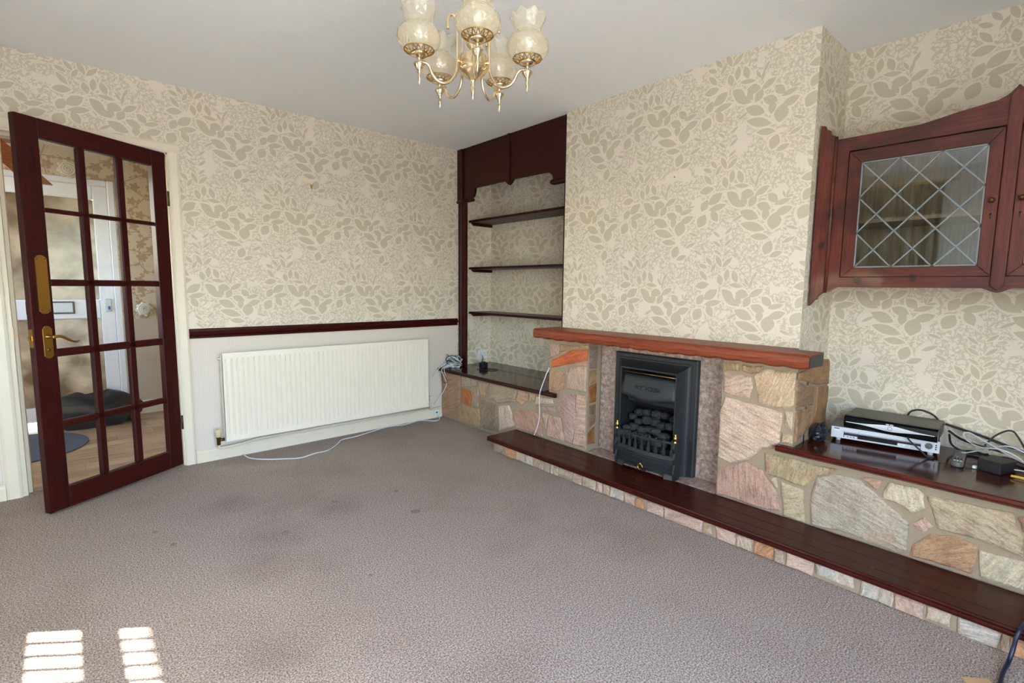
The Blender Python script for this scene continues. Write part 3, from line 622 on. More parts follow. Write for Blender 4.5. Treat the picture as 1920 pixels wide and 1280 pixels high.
# ------------------------------------------------------------------ stone faces: outlines in metres and colours
FACE = [
 ([(0.019,0.418),(-0.294,0.427),(-0.284,0.176),(-0.169,0.029),(-0.008,0.026)], (168,122,92)),
 ([(-0.308,0.423),(-0.543,0.417),(-0.509,0.361),(-0.312,0.33)], (182,162,136)),
 ([(-0.312,0.314),(-0.43,0.305),(-0.457,0.25),(-0.439,0.171),(-0.312,0.192)], (190,112,56)),
 ([(-0.457,0.345),(-0.547,0.357),(-0.569,0.281),(-0.544,0.191),(-0.466,0.182),(-0.466,0.252)], (165,140,118)),
 ([(-0.556,0.411),(-0.684,0.412),(-0.636,0.297),(-0.586,0.289)], (185,146,112)),
 ([(-0.303,0.168),(-0.561,0.17),(-0.579,0.024),(-0.293,0.015),(-0.198,0.029)], (170,136,96)),
 ([(-0.704,0.41),(-1.029,0.411),(-1.006,0.317),(-0.804,0.266),(-0.693,0.287)], (170,148,120)),
 ([(-0.586,0.257),(-0.789,0.247),(-0.799,0.034),(-0.596,0.02)], (132,112,90)),
 ([(-0.816,0.247),(-0.933,0.274),(-0.963,0.24),(-1.016,0.133),(-0.823,0.042)], (208,188,166)),
 ([(-1.05,0.407),(-1.157,0.406),(-1.152,0.353),(-1.08,0.297),(-1.02,0.334)], (196,152,118)),
 ([(-0.992,0.25),(-1.219,0.287),(-1.301,0.252),(-1.319,0.117),(-1.026,0.113),(-0.982,0.172)], (184,136,118)),
 ([(-1.163,0.408),(-1.226,0.412),(-1.221,0.36),(-1.164,0.35)], (190,156,128)),
 ([(-1.239,0.397),(-1.398,0.41),(-1.417,0.375),(-1.228,0.334)], (212,186,158)),
 ([(-1.243,0.329),(-1.431,0.361),(-1.436,0.32),(-1.31,0.293)], (165,132,120)),
 ([(-1.305,0.284),(-1.374,0.294),(-1.345,0.181)], (196,164,136)),
 ([(-1.379,0.282),(-1.481,0.289),(-1.515,0.186),(-1.521,0.125),(-1.356,0.122),(-1.354,0.172)], (200,162,140)),
 ([(-1.515,0.461),(-1.619,0.475),(-1.625,0.275),(-1.597,0.127),(-1.531,0.134),(-1.51,0.25),(-1.453,0.356)], (184,148,142)),
 ([(-1.627,0.477),(-1.705,0.477),(-1.717,0.126),(-1.607,0.124)], (212,174,152)),
 ([(-1.366,0.799),(-1.467,0.802),(-1.46,0.738),(-1.373,0.693)], (182,150,138)),
 ([(-1.471,0.802),(-1.64,0.806),(-1.633,0.79),(-1.468,0.745)], (168,134,104)),
 ([(-1.648,0.819),(-1.716,0.818),(-1.715,0.798),(-1.648,0.799)], (196,166,106)),
 ([(-1.387,0.681),(-1.568,0.771),(-1.717,0.792),(-1.71,0.719),(-1.505,0.66),(-1.388,0.629)], (206,108,60)),
 ([(-1.539,0.663),(-1.708,0.711),(-1.706,0.682)], (206,152,124)),
 ([(-1.37,0.617),(-1.489,0.617),(-1.514,0.592),(-1.506,0.488),(-1.441,0.461),(-1.368,0.469)], (172,130,96)),
 ([(-1.496,0.626),(-1.554,0.64),(-1.539,0.595)], (198,160,138)),
 ([(-1.564,0.649),(-1.704,0.678),(-1.704,0.508),(-1.626,0.501),(-1.531,0.502),(-1.534,0.575)], (194,158,140)),
 ([(-2.617,0.812),(-2.694,0.818),(-2.7,0.781),(-2.619,0.77)], (176,144,104)),
 ([(-2.713,0.814),(-2.816,0.818),(-2.812,0.79),(-2.759,0.77),(-2.715,0.783)], (168,136,100)),
 ([(-2.623,0.761),(-2.76,0.757),(-2.772,0.703),(-2.76,0.65),(-2.672,0.648),(-2.626,0.659)], (205,174,154)),
 ([(-2.823,0.806),(-2.963,0.807),(-2.963,0.644),(-2.892,0.624),(-2.804,0.639),(-2.772,0.765)], (216,184,148)),
 ([(-2.637,0.635),(-2.786,0.623),(-2.916,0.605),(-2.914,0.463),(-2.876,0.429),(-2.836,0.412),(-2.773,0.338),(-2.68,0.293),(-2.616,0.309),(-2.612,0.551)], (226,196,172)),
 ([(-2.926,0.619),(-2.963,0.62),(-2.965,0.524),(-2.93,0.556)], (214,190,156)),
 ([(-2.922,0.511),(-2.966,0.509),(-2.969,0.467),(-2.919,0.463)], (204,178,144)),
 ([(-2.616,0.241),(-2.762,0.325),(-2.842,0.303),(-2.919,0.209),(-2.938,0.128),(-2.884,0.111),(-2.615,0.113)], (194,148,132)),
 ([(-2.847,0.393),(-2.903,0.396),(-3.162,0.399),(-3.131,0.368),(-3.085,0.343),(-3.04,0.276),(-2.927,0.286),(-2.858,0.294)], (176,156,118)),
 ([(-2.883,0.273),(-2.91,0.284),(-2.924,0.23),(-2.909,0.23)], (214,194,160)),
 ([(-2.934,0.27),(-3.033,0.263),(-3.047,0.107),(-2.952,0.107)], (198,182,146)),
 ([(-3.082,0.333),(-3.153,0.372),(-3.246,0.377),(-3.305,0.336),(-3.34,0.307),(-3.388,0.275),(-3.425,0.246),(-3.426,0.128),(-3.395,0.109),(-3.289,0.113),(-3.237,0.121),(-3.074,0.11),(-3.063,0.226)], (180,170,154)),
 ([(-3.249,0.389),(-3.327,0.396),(-3.311,0.35),(-3.298,0.35)], (202,156,134)),
 ([(-3.352,0.397),(-3.44,0.4),(-3.464,0.382),(-3.472,0.326),(-3.433,0.291),(-3.368,0.32),(-3.333,0.322),(-3.333,0.352)], (216,202,172)),
 ([(-3.435,0.247),(-3.473,0.289),(-3.503,0.26),(-3.473,0.222)], (210,174,154)),
 ([(-3.474,0.379),(-3.719,0.394),(-3.728,0.352),(-3.75,0.311),(-3.756,0.242),(-3.648,0.258),(-3.514,0.258),(-3.496,0.331)], (190,170,138)),
 ([(-3.495,0.226),(-3.557,0.246),(-3.636,0.234),(-3.636,0.198),(-3.628,0.118),(-3.44,0.112),(-3.446,0.16)], (176,132,94)),
 ([(-3.641,0.218),(-3.759,0.224),(-3.768,0.119),(-3.654,0.12)], (212,202,172)),
 ([(-3.73,0.383),(-3.745,0.392),(-3.751,0.33)], (178,126,92)),
]
RISER = [(-1.119,(165,150,132)),(-1.194,(214,140,84)),(-1.316,(204,182,156)),(-1.413,(196,188,178)),(-1.486,(186,160,130)),(-1.587,(165,150,132)),(-1.647,(204,182,156)),(-1.72,(186,160,130)),(-1.838,(206,172,154)),(-1.914,(204,182,156)),(-2.022,(206,172,154)),(-2.068,(186,160,130)),(-2.122,(196,188,178)),(-2.219,(206,172,154)),(-2.295,(214,140,84)),(-2.352,(186,160,130)),(-2.367,(206,172,154)),(-2.47,(206,172,154)),(-2.685,(186,160,130)),(-2.737,(196,188,178)),(-2.749,(206,172,154)),(-2.847,(204,182,156)),(-2.927,(214,140,84)),(-3.015,(204,182,156)),(-3.061,(206,172,154)),(-3.175,(196,188,178)),(-3.318,(186,160,130)),(-3.333,(196,188,178)),(-3.444,(206,172,154)),(-3.537,(204,182,156)),(-3.612,(186,160,130)),(-3.622,(196,188,178)),(-3.734,(186,160,130)),(-3.755,(214,140,84))]
LSIDE = [[(-0.148,0.807),(-0.059,0.803),(-0.062,0.659),(-0.147,0.662)],[(-0.137,0.648),(-0.066,0.647),(-0.067,0.573),(-0.133,0.553)],[(-0.142,0.539),(-0.062,0.56),(-0.061,0.432),(-0.132,0.43)],[(-0.132,0.418),(-0.062,0.416),(-0.065,0.348),(-0.124,0.351)],[(-0.138,0.335),(-0.062,0.341),(-0.064,0.291),(-0.134,0.256)],[(-0.14,0.229),(-0.065,0.266),(-0.063,0.144),(-0.142,0.151)]]
RSIDE = [[(-0.156,0.805),(0.267,0.832),(0.301,0.816),(0.319,0.701),(0.087,0.723),(-0.173,0.772)],[(-0.171,0.76),(0.07,0.715),(0.073,0.623),(-0.163,0.641)],[(0.107,0.711),(0.311,0.692),(0.319,0.491),(0.043,0.514),(0.114,0.598)],[(-0.161,0.628),(0.075,0.61),(0.013,0.494),(-0.139,0.474)]]
def srgb(c): return L3(c)
random.seed(21)
fp = thing('stone_fireplace', 'crazy-paved sandstone fireplace with low side plinths', 'fireplace', (-0.16, -2.2, 0.0))
m = MB(); e = 0.004
m.box(-0.150, XA-e, -1.362, -e, 0.001, 0.424)                    # left plinth
m.box(-0.150, -e, -1.716, -1.362, 0.001, 0.838)                # left column
m.box(-0.150, -e, -2.970, -2.614, 0.001, 0.838)                # right column
m.box(-0.018, 0.285, -2.970, YC1-e, 0.43, 0.832)               # cladding of the chimney side
m.box(-0.150, XA-e, -4.60, -2.970, 0.001, 0.424)               # right plinth
m.box(-0.414, -0.150, -4.60, -1.075, 0.001, 0.072)             # hearth base
m.box(-0.150, -e, -2.614, -1.716, 0.001, 0.072)
m.build('mortar_bed', 'mortar', fp)
def stone(poly, fn, d0, d1, col, inset=0.010, name='stone'):
    """poly in a plane -> a rounded, slightly uneven slab between depths d0 (bed) and d1 (face)"""
    area = sum(poly[i][0]*poly[(i+1) % len(poly)][1]-poly[(i+1) % len(poly)][0]*poly[i][1] for i in range(len(poly)))
    if area < 0: poly = poly[::-1]
    cx = sum(p[0] for p in poly)/len(poly); cy = sum(p[1] for p in poly)/len(poly)
    pts = []
    for i, a in enumerate(poly):
        b = poly[(i+1) % len(poly)]; pts.append(a); L = math.hypot(b[0]-a[0], b[1]-a[1])
        k = 2 if L > 0.12 else (1 if L > 0.05 else 0)
        for j in range(k):
            t = (j+1)/(k+1); nx, ny = (b[1]-a[1])/L, -(b[0]-a[0])/L; w_ = random.uniform(-.005, .004)
            pts.append((a[0]+(b[0]-a[0])*t+nx*w_, a[1]+(b[1]-a[1])*t+ny*w_))
    n = len(pts)
    def shrink(q, amt):
        dx, dy_ = q[0]-cx, q[1]-cy; L = math.hypot(dx, dy_) or 1; s_ = max(0.25, 1-amt/L); return (cx+dx*s_, cy+dy_*s_)
    r0 = [fn(*q, d0) for q in pts]; r1 = [fn(*q, d0+(d1-d0)*0.6) for q in pts]
    r2 = [fn(*shrink(q, inset), d1+random.uniform(-.0025, .0025)) for q in pts]; r3 = [fn(*shrink(q, inset*4.5), d1+(d1-d0)*random.uniform(0.02, 0.22)) for q in pts]
    vs = r0+r1+r2+r3+[fn(cx, cy, d1+(d1-d0)*0.15)]; fs = []
    for R_ in range(3):
        for i in range(n): fs.append((R_*n+i, R_*n+(i+1) % n, (R_+1)*n+(i+1) % n, (R_+1)*n+i))
    for i in range(n): fs.append((3*n+i, 3*n+(i+1) % n, 4*n))
    if col == (214, 140, 84): col = (200, 146, 104)
    if col[0]-col[2] < 90: col = tuple(int(c_*0.72+w_*0.28) for c_, w_ in zip(col, (214, 188, 156)))
    q = MB(); q.add(vs, fs, False); o = q.build(name, 'stone', fp); o.color = srgb(col); return o
FACE += [([(-3.80, 0.41), (-4.12, 0.41), (-4.10, 0.22), (-3.88, 0.20), (-3.80, 0.30)], (176, 130, 96)), ([(-3.78, 0.24), (-3.86, 0.18), (-4.08, 0.2), (-4.06, 0.115), (-3.76, 0.115)], (196, 170, 140)), ([(-4.14, 0.41), (-4.58, 0.41), (-4.58, 0.115), (-4.12, 0.115)], (182, 164, 140))]
for poly, col in FACE:
    poly = [(min(max(y, -4.59), -0.006), min(z, 0.835)) for y, z in poly]
    stone(poly, YZ, -0.146, -0.162, col)
for i in range(len(RISER)):
    y0, col = RISER[i]; y1 = RISER[i+1][0] if i+1 < len(RISER) else -3.95
    if y0-y1 < 0.02: continue
    s0 = random.uniform(-.012, .012); s1 = random.uniform(-.012, .012); zt = random.uniform(0.06, 0.071); zb = 0.003
    if random.random() < 0.25 and col != (214, 140, 84): zb = random.uniform(0.012, 0.022)
    stone([(y0-0.004+s0*0.4, zb), (y1+0.004+s1*0.4, zb), (y1+0.004-s1*0.4, zt), (y0-0.004-s0*0.4, zt-random.uniform(0, .008))], YZ, -0.412, -0.424, col, 0.006)
for k in range(3): stone([(-3.955-k*0.21, 0.003), (-4.155-k*0.21, 0.003), (-4.16-k*0.21, 0.07), (-3.955-k*0.21, 0.068)], YZ, -0.412, -0.424, (196, 172, 146), 0.006)
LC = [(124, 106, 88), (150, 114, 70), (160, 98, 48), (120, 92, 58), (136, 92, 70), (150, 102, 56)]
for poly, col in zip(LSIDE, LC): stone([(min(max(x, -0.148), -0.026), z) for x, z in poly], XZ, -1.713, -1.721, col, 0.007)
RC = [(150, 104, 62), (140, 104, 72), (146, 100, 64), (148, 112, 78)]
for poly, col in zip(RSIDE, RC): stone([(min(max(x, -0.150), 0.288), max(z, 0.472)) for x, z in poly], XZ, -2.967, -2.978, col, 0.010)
stone([(-0.42, 0.004), (-0.19, 0.004), (-0.19, 0.068), (-0.42, 0.068)], XZ, -1.078, -1.066, (188, 162, 134), 0.006)

# back slab with the fire opening, and the small slab strip on the hearth
m = MB(); xs0, xs1 = -0.022, -0.004
m.box(xs0, xs1, -1.925, -1.722, 0.110, 0.838); m.box(xs0, xs1, -2.608, -2.362, 0.110, 0.838); m.box(xs0, xs1, -2.362, -1.925, 0.70, 0.838); m.build('back_slab', 'slab', fp)
m = MB(); m.box(-0.150, xs0, -2.608, -1.722, 0.073, 0.1085); m.build('hearth_slab', 'slab', fp)

# hearth boards
hb_ = thing('hearth_board', 'long dark worn wooden hearth board in front of the fireplace', 'hearth', (-0.3, -2.2, 0.073))
xs = [-0.4435, -0.374, -0.288, -0.166]
for i in range(3):
    m = MB(); m.box(xs[i]+0.0008, xs[i+1]-0.0008, -4.6, -1.036, 0.0735, 0.108); m.build('plank', 'hearth', hb_, 0.0012, 1)
m = MB(); pr = [(-0.443, 0.074), (-0.4495, 0.079), (-0.4505, 0.088), (-0.446, 0.0925), (-0.4465, 0.096), (-0.4495, 0.101), (-0.4465, 0.107), (-0.443, 0.108)]
m.prism(pr, lambda p, q, d: (p, d, q), -4.6, -1.036); m.build('nosing', 'hearth', hb_)
# alcove boards
lbd = thing('plinth_board', 'dark wooden board on the left plinth under the alcove shelves', 'board', (0.1, -0.7, 0.426))
for a, b in ((-0.190, 0.148), (0.152, XA-0.004)):
    m = MB()
    m.box(a, b, -1.338 if a > 0 else -1.338, -0.004, 0.4265, 0.456); m.build('plank', 'shelfboard', lbd, 0.002, 1)
m = MB(); m.prism([(-0.190, 0.427), (-0.200, 0.432), (-0.203, 0.442), (-0.200, 0.451), (-0.190, 0.456)], lambda p, q, d: (p, d, q), -1.455, -0.004); m.box(-0.19, -0.166, -1.455, -1.338, 0.427, 0.456); m.build('nosing', 'mahog_y', lbd)
rbd = thing('plinth_board', 'glossy dark wooden board on the right plinth carrying the video players', 'board', (0.1, -3.7, 0.426))
for a, b in ((-0.184, 0.100), (0.1015, XA-0.004)):
    m = MB(); m.box(a, b, -4.6, -2.984, 0.4265, 0.456); m.build('plank', 'shelfboard', rbd, 0.0015, 1)
m = MB(); m.prism([(-0.184, 0.424), (-0.196, 0.427), (-0.204, 0.434), (-0.2065, 0.443), (-0.203, 0.452), (-0.197, 0.4565), (-0.190, 0.4565), (-0.1885, 0.4535), (-0.186, 0.456), (-0.184, 0.456)], lambda p, q, d: (p, d, q), -4.6, -2.912)
m.box(-0.184, -0.166, -2.984, -2.912, 0.427, 0.456); m.build('nosing', 'nosing', rbd)

# mantel shelf: scalloped front edge
mt = thing('mantel_shelf', 'thick red-brown wooden mantel shelf with scalloped edge', 'mantel', (-0.13, -2.17, 0.84))
y0, y1 = -3.045, -1.30; n = 96; vs = []; fs = []
for i in range(n+1):
    y = y0+(y1-y0)*i/n; s_ = abs(math.sin((y-y0)*PI/0.105))**0.7; zb = 0.8375+0.008*(1-s_)+0.002*math.sin(y*9); zt = 0.9045-0.002*(1-s_); xf = -0.252-0.0012*s_
    xb = -0.003 if y > YC1-0.002 else -0.066
    vs += [(xf+0.012, y, zt+0.0005), (xf, y, zt-0.010), (xf-0.003, y, (zt+zb)/2), (xf, y, zb+0.010), (xf+0.014, y, zb), (xb, y, 0.8395), (xb, y, 0.905)]
for i in range(n):
    for k in range(7): fs.append((7*i+k, 7*i+(k+1) % 7, 7*(i+1)+(k+1) % 7, 7*(i+1)+k))
fs += [tuple(range(6, -1, -1)), tuple(7*n+k for k in range(7))]
m = MB(); m.add(vs, fs); m.build('shelf_slab', 'mantel', mt)
m = MB(); m.prism([(-0.243, 0.846), (-0.249, 0.870), (-0.243, 0.897), (-0.07, 0.899), (-0.07, 0.845)], XZ, y0-0.0015, y0-0.0003); o = m.build('end_grain', 'iron', mt); o['label'] = 'dark painted end of the mantel'

# ------------------------------------------------------------------ gas fire
gf = thing('gas_fire', 'black cast-iron coal-effect gas fire with brass finials', 'fireplace insert', (-0.1, -2.15, 0.1085))
OY0, OY1, OZ0, OZ1 = -2.425, -1.862, 0.1095, 0.788      # outer rim
IY0, IY1, IZ1 = -2.345, -1.962, 0.712                    # inner box edge
zb = OZ0
m = MB()
def ring(a, b):          # a,b: (y0,y1,ztop,x) three-sided frame strip between two outlines
    A = [(a[3], a[1], zb), (a[3], a[1], a[2]), (a[3], a[0], a[2]), (a[3], a[0], zb)]
    B = [(b[3], b[1], zb), (b[3], b[1], b[2]), (b[3], b[0], b[2]), (b[3], b[0], zb)]
    m.add(A+B, [(i, i+1, 5+i, 4+i) for i in range(3)])
seq = [(OY0, OY1, OZ1, -0.0225), (OY0, OY1, OZ1, -0.050), (OY0+0.006, OY1-0.006, OZ1-0.006, -0.056), (OY0+0.030, OY1-0.030, OZ1-0.026, -0.056), (OY0+0.033, OY1-0.033, OZ1-0.029, -0.062)]
for k in range(1, 7):
    t = k/6; cv = 1-math.cos(t*PI/2)
    seq.append((OY0+0.033+(IY0-OY0-0.033)*t, OY1-0.033+(IY1-OY1+0.033)*t, OZ1-0.029+(IZ1-OZ1+0.029)*t, -0.062-0.068*cv))
seq += [(IY0, IY1, IZ1, -0.134), (IY0+0.008, IY1-0.008, IZ1-0.008, -0.134), (IY0+0.008, IY1-0.008, IZ1-0.008, -0.060)]
for a, b in zip(seq, seq[1:]): ring(a, b)
m.build('surround_frame', 'iron', gf)
iy0, iy1 = IY0+0.009, IY1-0.009
m = MB(); m.box(0.18, 0.19, iy0, iy1, zb, 0.70); m.box(-0.06, 0.18, iy0-0.002, iy0+0.004, zb, 0.70); m.box(-0.06, 0.18, iy1-0.004, iy1+0.002, zb, 0.70); m.box(-0.06, 0.18, iy0, iy1, 0.69, 0.70); m.box(-0.10, 0.18, iy0, iy1, zb, 0.25)
m.build('firebox', 'iron_dark', gf)
# hood: plate curving forward with an arched lower edge
vs = []; fs = []; n = 18; r_ = 6
for i in range(n+1):
    t = i/n; y = iy0+(iy1-iy0)*t; zl = 0.515+0.030*(1-math.cos((t-0.5)*2*PI))*0.5*0-0.028*math.cos((t-0.5)*PI*2)*0.5+0.012
    for k in range(r_+1):
        s_ = k/r_; z = 0.670+(zl-0.670)*s_; x = -0.108-0.030*math.sin(s_*PI*0.5)-0.006*math.sin(t*PI)
        vs.append((x, y, z))
for i in range(n):
    for k in range(r_): fs.append((i*(r_+1)+k, i*(r_+1)+k+1, (i+1)*(r_+1)+k+1, (i+1)*(r_+1)+k))
m = MB(); m.add(vs, fs, True); ho = m.build('hood', 'iron', gf); ho.modifiers.new('thick', 'SOLIDIFY').thickness = 0.006
m = MB(); yc = (iy0+iy1)/2
for s_ in (-1, 1):
    for (a, b, r) in ((0.02, 0.600, 0.014), (0.050, 0.598, 0.012), (0.074, 0.602, 0.009)):
        m.tube([(-0.1385+0.004*0, yc+s_*a+r*math.cos(th), b+r*0.8*math.sin(th)) for th in [k*0.45 for k in range(12)]], 0.0022, 6)
m.tube(smooth_path([(-0.139, yc-0.085, 0.592), (-0.140, yc-0.04, 0.586), (-0.140, yc, 0.592), (-0.140, yc+0.04, 0.586), (-0.139, yc+0.085, 0.592)]), 0.0022, 6)
m.build('emblem', 'iron', ho)
m = MB(); m.tube([(-0.128, iy0+0.002, 0.684), (-0.128, iy1-0.002, 0.684)], 0.0055, 10); m.build('brass_rod', 'brass_dull', gf)
# inner flue throat
m = MB(); m.prism([(-0.09, 0.50), (0.10, 0.40), (0.10, 0.43), (-0.09, 0.56)], XZ, iy0+0.02, iy1-0.02); m.build('flue_plate', 'iron_dark', gf)
# coals
random.seed(8)
def coal(c, r):
    q = MB(); n_, m_ = 7, 5; vs = []; fs = []
    rot = random.uniform(0, 6)
    for i in range(m_+1):
        for k in range(n_):
            a = 2*PI*k/n_+rot; rr = r*max(0.05, math.sin(PI*(i+0.15)/(m_+0.3)))**0.6*random.uniform(0.82, 1.12)
            vs.append((c[0]+rr*math.cos(a), c[1]+rr*1.15*math.sin(a), c[2]-r*0.72*math.cos(PI*i/m_)*random.uniform(.9, 1.1)))
    for i in range(m_):
        for k in range(n_): fs.append((i*n_+k, i*n_+(k+1) % n_, (i+1)*n_+(k+1) % n_, (i+1)*n_+k))
    fs += [tuple(range(n_-1, -1, -1)), tuple(m_*n_+k for k in range(n_))]
    q.add(vs, fs); q.build('coal', 'coal', gf)
rows = [(-0.175, 0.312, 7, 0.027), (-0.135, 0.345, 6, 0.030), (-0.085, 0.385, 6, 0.031), (-0.03, 0.425, 5, 0.032), (-0.145, 0.295, 7, 0.03), (-0.09, 0.325, 6, 0.032)]
for x, z, n_, r in rows:
    for k in range(n_): coal((x+random.uniform(-.012, .012), iy0+0.03+(iy1-iy0-0.06)*(k+0.5)/n_+random.uniform(-.012, .012), z+random.uniform(-.012, .014)), r*random.uniform(0.85, 1.1))
# fret: bowed front with nine curved bars
GY0, GY1 = -2.372, -1.988
def gx(y):
    t = (y-GY0)/(GY1-GY0); return -0.178-0.028*math.sin(PI*min(1, max(0, t)))
def strip(mb, z0, z1, th=0.010, dx0=0.0, dx1=0.0, n=16, ya=GY0, yb_=GY1):
    vs = []; fs = []
    for i in range(n+1):
        y = ya+(yb_-ya)*i/n; x = gx(y); vs += [(x+dx0, y, z0), (x+dx1, y, z1), (x+dx1+th, y, z1), (x+dx0+th, y, z0)]
    for i in range(n):
        for k in range(4): fs.append((4*i+k, 4*i+(k+1) % 4, 4*(i+1)+(k+1) % 4, 4*(i+1)+k))
    fs += [(3, 2, 1, 0), tuple(4*n+k for k in range(4))]; mb.add(vs, fs)
m = MB(); strip(m, 0.318, 0.330, 0.012); m.build('fret_top_rail', 'iron', gf)
m = MB(); strip(m, 0.222, 0.246, 0.014, -0.004, 0.0); strip(m, 0.214, 0.222, 0.014, -0.012, -0.012); m.build('fret_ledge', 'iron', gf)
for k in range(9):
    y = GY0+0.012+(GY1-GY0-0.024)*k/8; x = gx(y)
    m = MB(); prof = [(0.007, 0.320), (0.004, 0.300), (0.010, 0.270), (0.012, 0.258), (0.006, 0.240)]
    vs = []; fs = []
    for hw, z in prof: vs += [(x-0.002, y-hw, z), (x-0.002, y+hw, z), (x+0.008, y+hw*0.7, z), (x+0.008, y-hw*0.7, z)]
    for i in range(4):
        for j in range(4): fs.append((4*i+j, 4*i+(j+1) % 4, 4*i+4+(j+1) % 4, 4*i+4+j))
    m.add(vs, fs); m.build('fret_bar', 'iron', gf)
    m = MB(); m.ball((x+0.002, y, 0.336), 0.007, n=8, m=5); m.build('fret_knob', 'iron', gf)
m = MB(); strip(m, 0.135, 0.216, 0.012, 0.010, 0.0); ap = m.build('ashpan_cover', 'iron', gf)
m = MB(); strip(m, 0.200, 0.208, 0.004, -0.006, -0.006); strip(m, 0.148, 0.153, 0.004, 0.002, 0.002, ya=GY0+0.06, yb_=GY0+0.16); strip(m, 0.148, 0.153, 0.004, 0.002, 0.002, ya=GY1-0.16, yb_=GY1-0.06); m.build('raised_moulding', 'iron', ap)
m = MB(); strip(m, 0.168, 0.178, 0.006, -0.0005, -0.0005, ya=GY0+0.05, yb_=(GY0+GY1)/2-0.03); strip(m, 0.168, 0.178, 0.006, -0.0005, -0.0005, ya=(GY0+GY1)/2+0.03, yb_=GY1-0.05); m.build('vent_slot', 'iron_dark', ap)
for s_, yy in ((0, GY0), (1, GY1-0.05)):
    m = MB(); strip(m, 0.1095, 0.136, 0.014, -0.004, 0.008, ya=yy, yb_=yy+0.05, n=4); m.build('foot', 'iron', gf)
for yy in (GY0-0.006, GY1+0.006):
    m = MB(); vs = []
    pr = [(-0.184, 0.330), (-0.196, 0.300), (-0.180, 0.270), (-0.192, 0.235), (-0.178, 0.200), (-0.190, 0.150), (-0.182, 0.110), (-0.13, 0.110), (-0.13, 0.330)]
    m.prism(pr, XZ, yy-0.006, yy+0.006); m.build('fret_side', 'iron', gf)
    m = MB(); m.lathe([(0.010, 0), (0.010, 0.004), (0.006, 0.008), (0.009, 0.014), (0.012, 0.024), (0.010, 0.033), (0.005, 0.038), (0.008, 0.044), (0.005, 0.050), (0.0001, 0.053)], (-0.176, yy, 0.330), 14); m.build('finial', 'brass', gf)
yc = (GY0+GY1)/2; xr = gx(yc)
m = MB(); m.tube([(xr-0.008, yc+0.016*math.cos(a), 0.147+0.017*math.sin(a)) for a in [2*PI*k/20 for k in range(21)]], 0.0032, 8, False); m.ball((xr-0.006, yc, 0.165), 0.007, n=8, m=6); m.build('ring_pull', 'brass', gf)
m = MB(); m.prism([(yc-0.03, 0.137), (yc+0.03, 0.137), (yc+0.022, 0.120), (yc-0.022, 0.120)], YZ, xr+0.002, xr+0.014); m.build('ashpan_lip', 'iron', gf)

# ------------------------------------------------------------------ radiator
rd = thing('radiator', 'cream double-flute panel radiator under the dado rail', 'radiator', (-1.14, -0.07, 0.14))
RX_0, RX_1, RZ_0, RZ_1 = -1.940, -0.350, 0.140, 0.732
nr = 46; vs = []; fs = []; prof = []
pitch = (RX_1-RX_0-0.03)/nr
prof.append((RX_0, 0.0)); 
for k in range(nr):
    a = RX_0+0.015+k*pitch
    for f, d in ((0.08, 0.0), (0.22, 1.0), (0.36, 1.0), (0.5, 0.0), (0.58, 0.0), (0.92, 0.0)):
        prof.append((a+f*pitch, d))
prof.append((RX_1, 0.0))
rows_ = [(RZ_0, 0), (RZ_0+0.028, 0), (RZ_0+0.045, 1), (RZ_1-0.050, 1), (RZ_1-0.033, 0), (RZ_1, 0)]
for z, on in rows_:
    for x, d in prof: vs.append((x, -0.100+0.011*d*on, z))
n = len(prof)
for i in range(len(rows_)-1):
    for k in range(n-1): fs.append((i*n+k, i*n+k+1, (i+1)*n+k+1, (i+1)*n+k))
m = MB(); m.add(vs, fs); m.build('front_panel', 'rad', rd)
m = MB(); m.box(RX_0, RX_1, -0.086, -0.045, RZ_0+0.012, RZ_1-0.010); m.box(RX_0, RX_1, -0.1005, -0.086, RZ_0-0.003, RZ_0+0.004); m.box(RX_0, RX_1, -0.1005, -0.086, RZ_1-0.004, RZ_1+0.003); m.box(RX_0-0.002, RX_0+0.004, -0.1, -0.086, RZ_0, RZ_1); m.box(RX_1-0.004, RX_1+0.002, -0.1, -0.086, RZ_0, RZ_1); m.build('back_panel', 'rad', rd)
m = MB(); m.lathe([(0.0001, -0.012), (0.008, -0.012), (0.009, 0.0), (0.009, 0.006)], (RX_0-0.006, -0.075, RZ_1-0.035), 10, 'x'); m.build('bleed_plug', 'silver', rd)
m = MB(); m.lathe([(0.0001, 0), (0.016, 0), (0.018, 0.006), (0.018, 0.045), (0.015, 0.052), (0.0001, 0.054)], (-1.976, -0.072, 0.172), 14, mod=lambda r, h, a: (r*(1+0.04*(1 if math.cos(a*8) > 0 else -1)) if 0.01 < h < 0.04 else r, h)); tv = m.build('valve_head', 'cream_plastic', rd)
m = MB(); m.lathe([(0.010, 0), (0.012, 0.006), (0.011, 0.040), (0.0145, 0.048), (0.0145, 0.056)], (-1.976, -0.072, 0.117), 12); m.tube([(-1.976, -0.072, 0.150), (-1.935, -0.072, 0.150)], 0.010); m.build('valve_body', 'brass_dull', rd)
m = MB(); m.tube(smooth_path([(-1.976, -0.072, 0.120), (-1.976, -0.070, 0.104), (-1.962, -0.066, 0.094), (-1.90, -0.058, 0.092), (-1.80, -0.042, 0.095), (-1.735, -0.026, 0.100), (-1.60, -0.024, 0.102)]), 0.0075, 10); m.build('pipe', 'white', rd)
m = MB(); m.tube([(-1.60, -0.024, 0.102), (-0.30, -0.024, 0.104)], 0.006, 8); m.build('pipe', 'white', rd)
m = MB(); m.tube([(-0.318, -0.072, 0.112), (-0.318, -0.072, 0.205)], 0.008); m.lathe([(0.010, 0), (0.012, 0.004), (0.012, 0.028), (0.0001, 0.03)], (-0.318, -0.072, 0.19), 10); m.tube([(-0.355, -0.072, 0.165), (-0.318, -0.072, 0.165)], 0.009); m.build('lockshield_valve', 'white', rd)
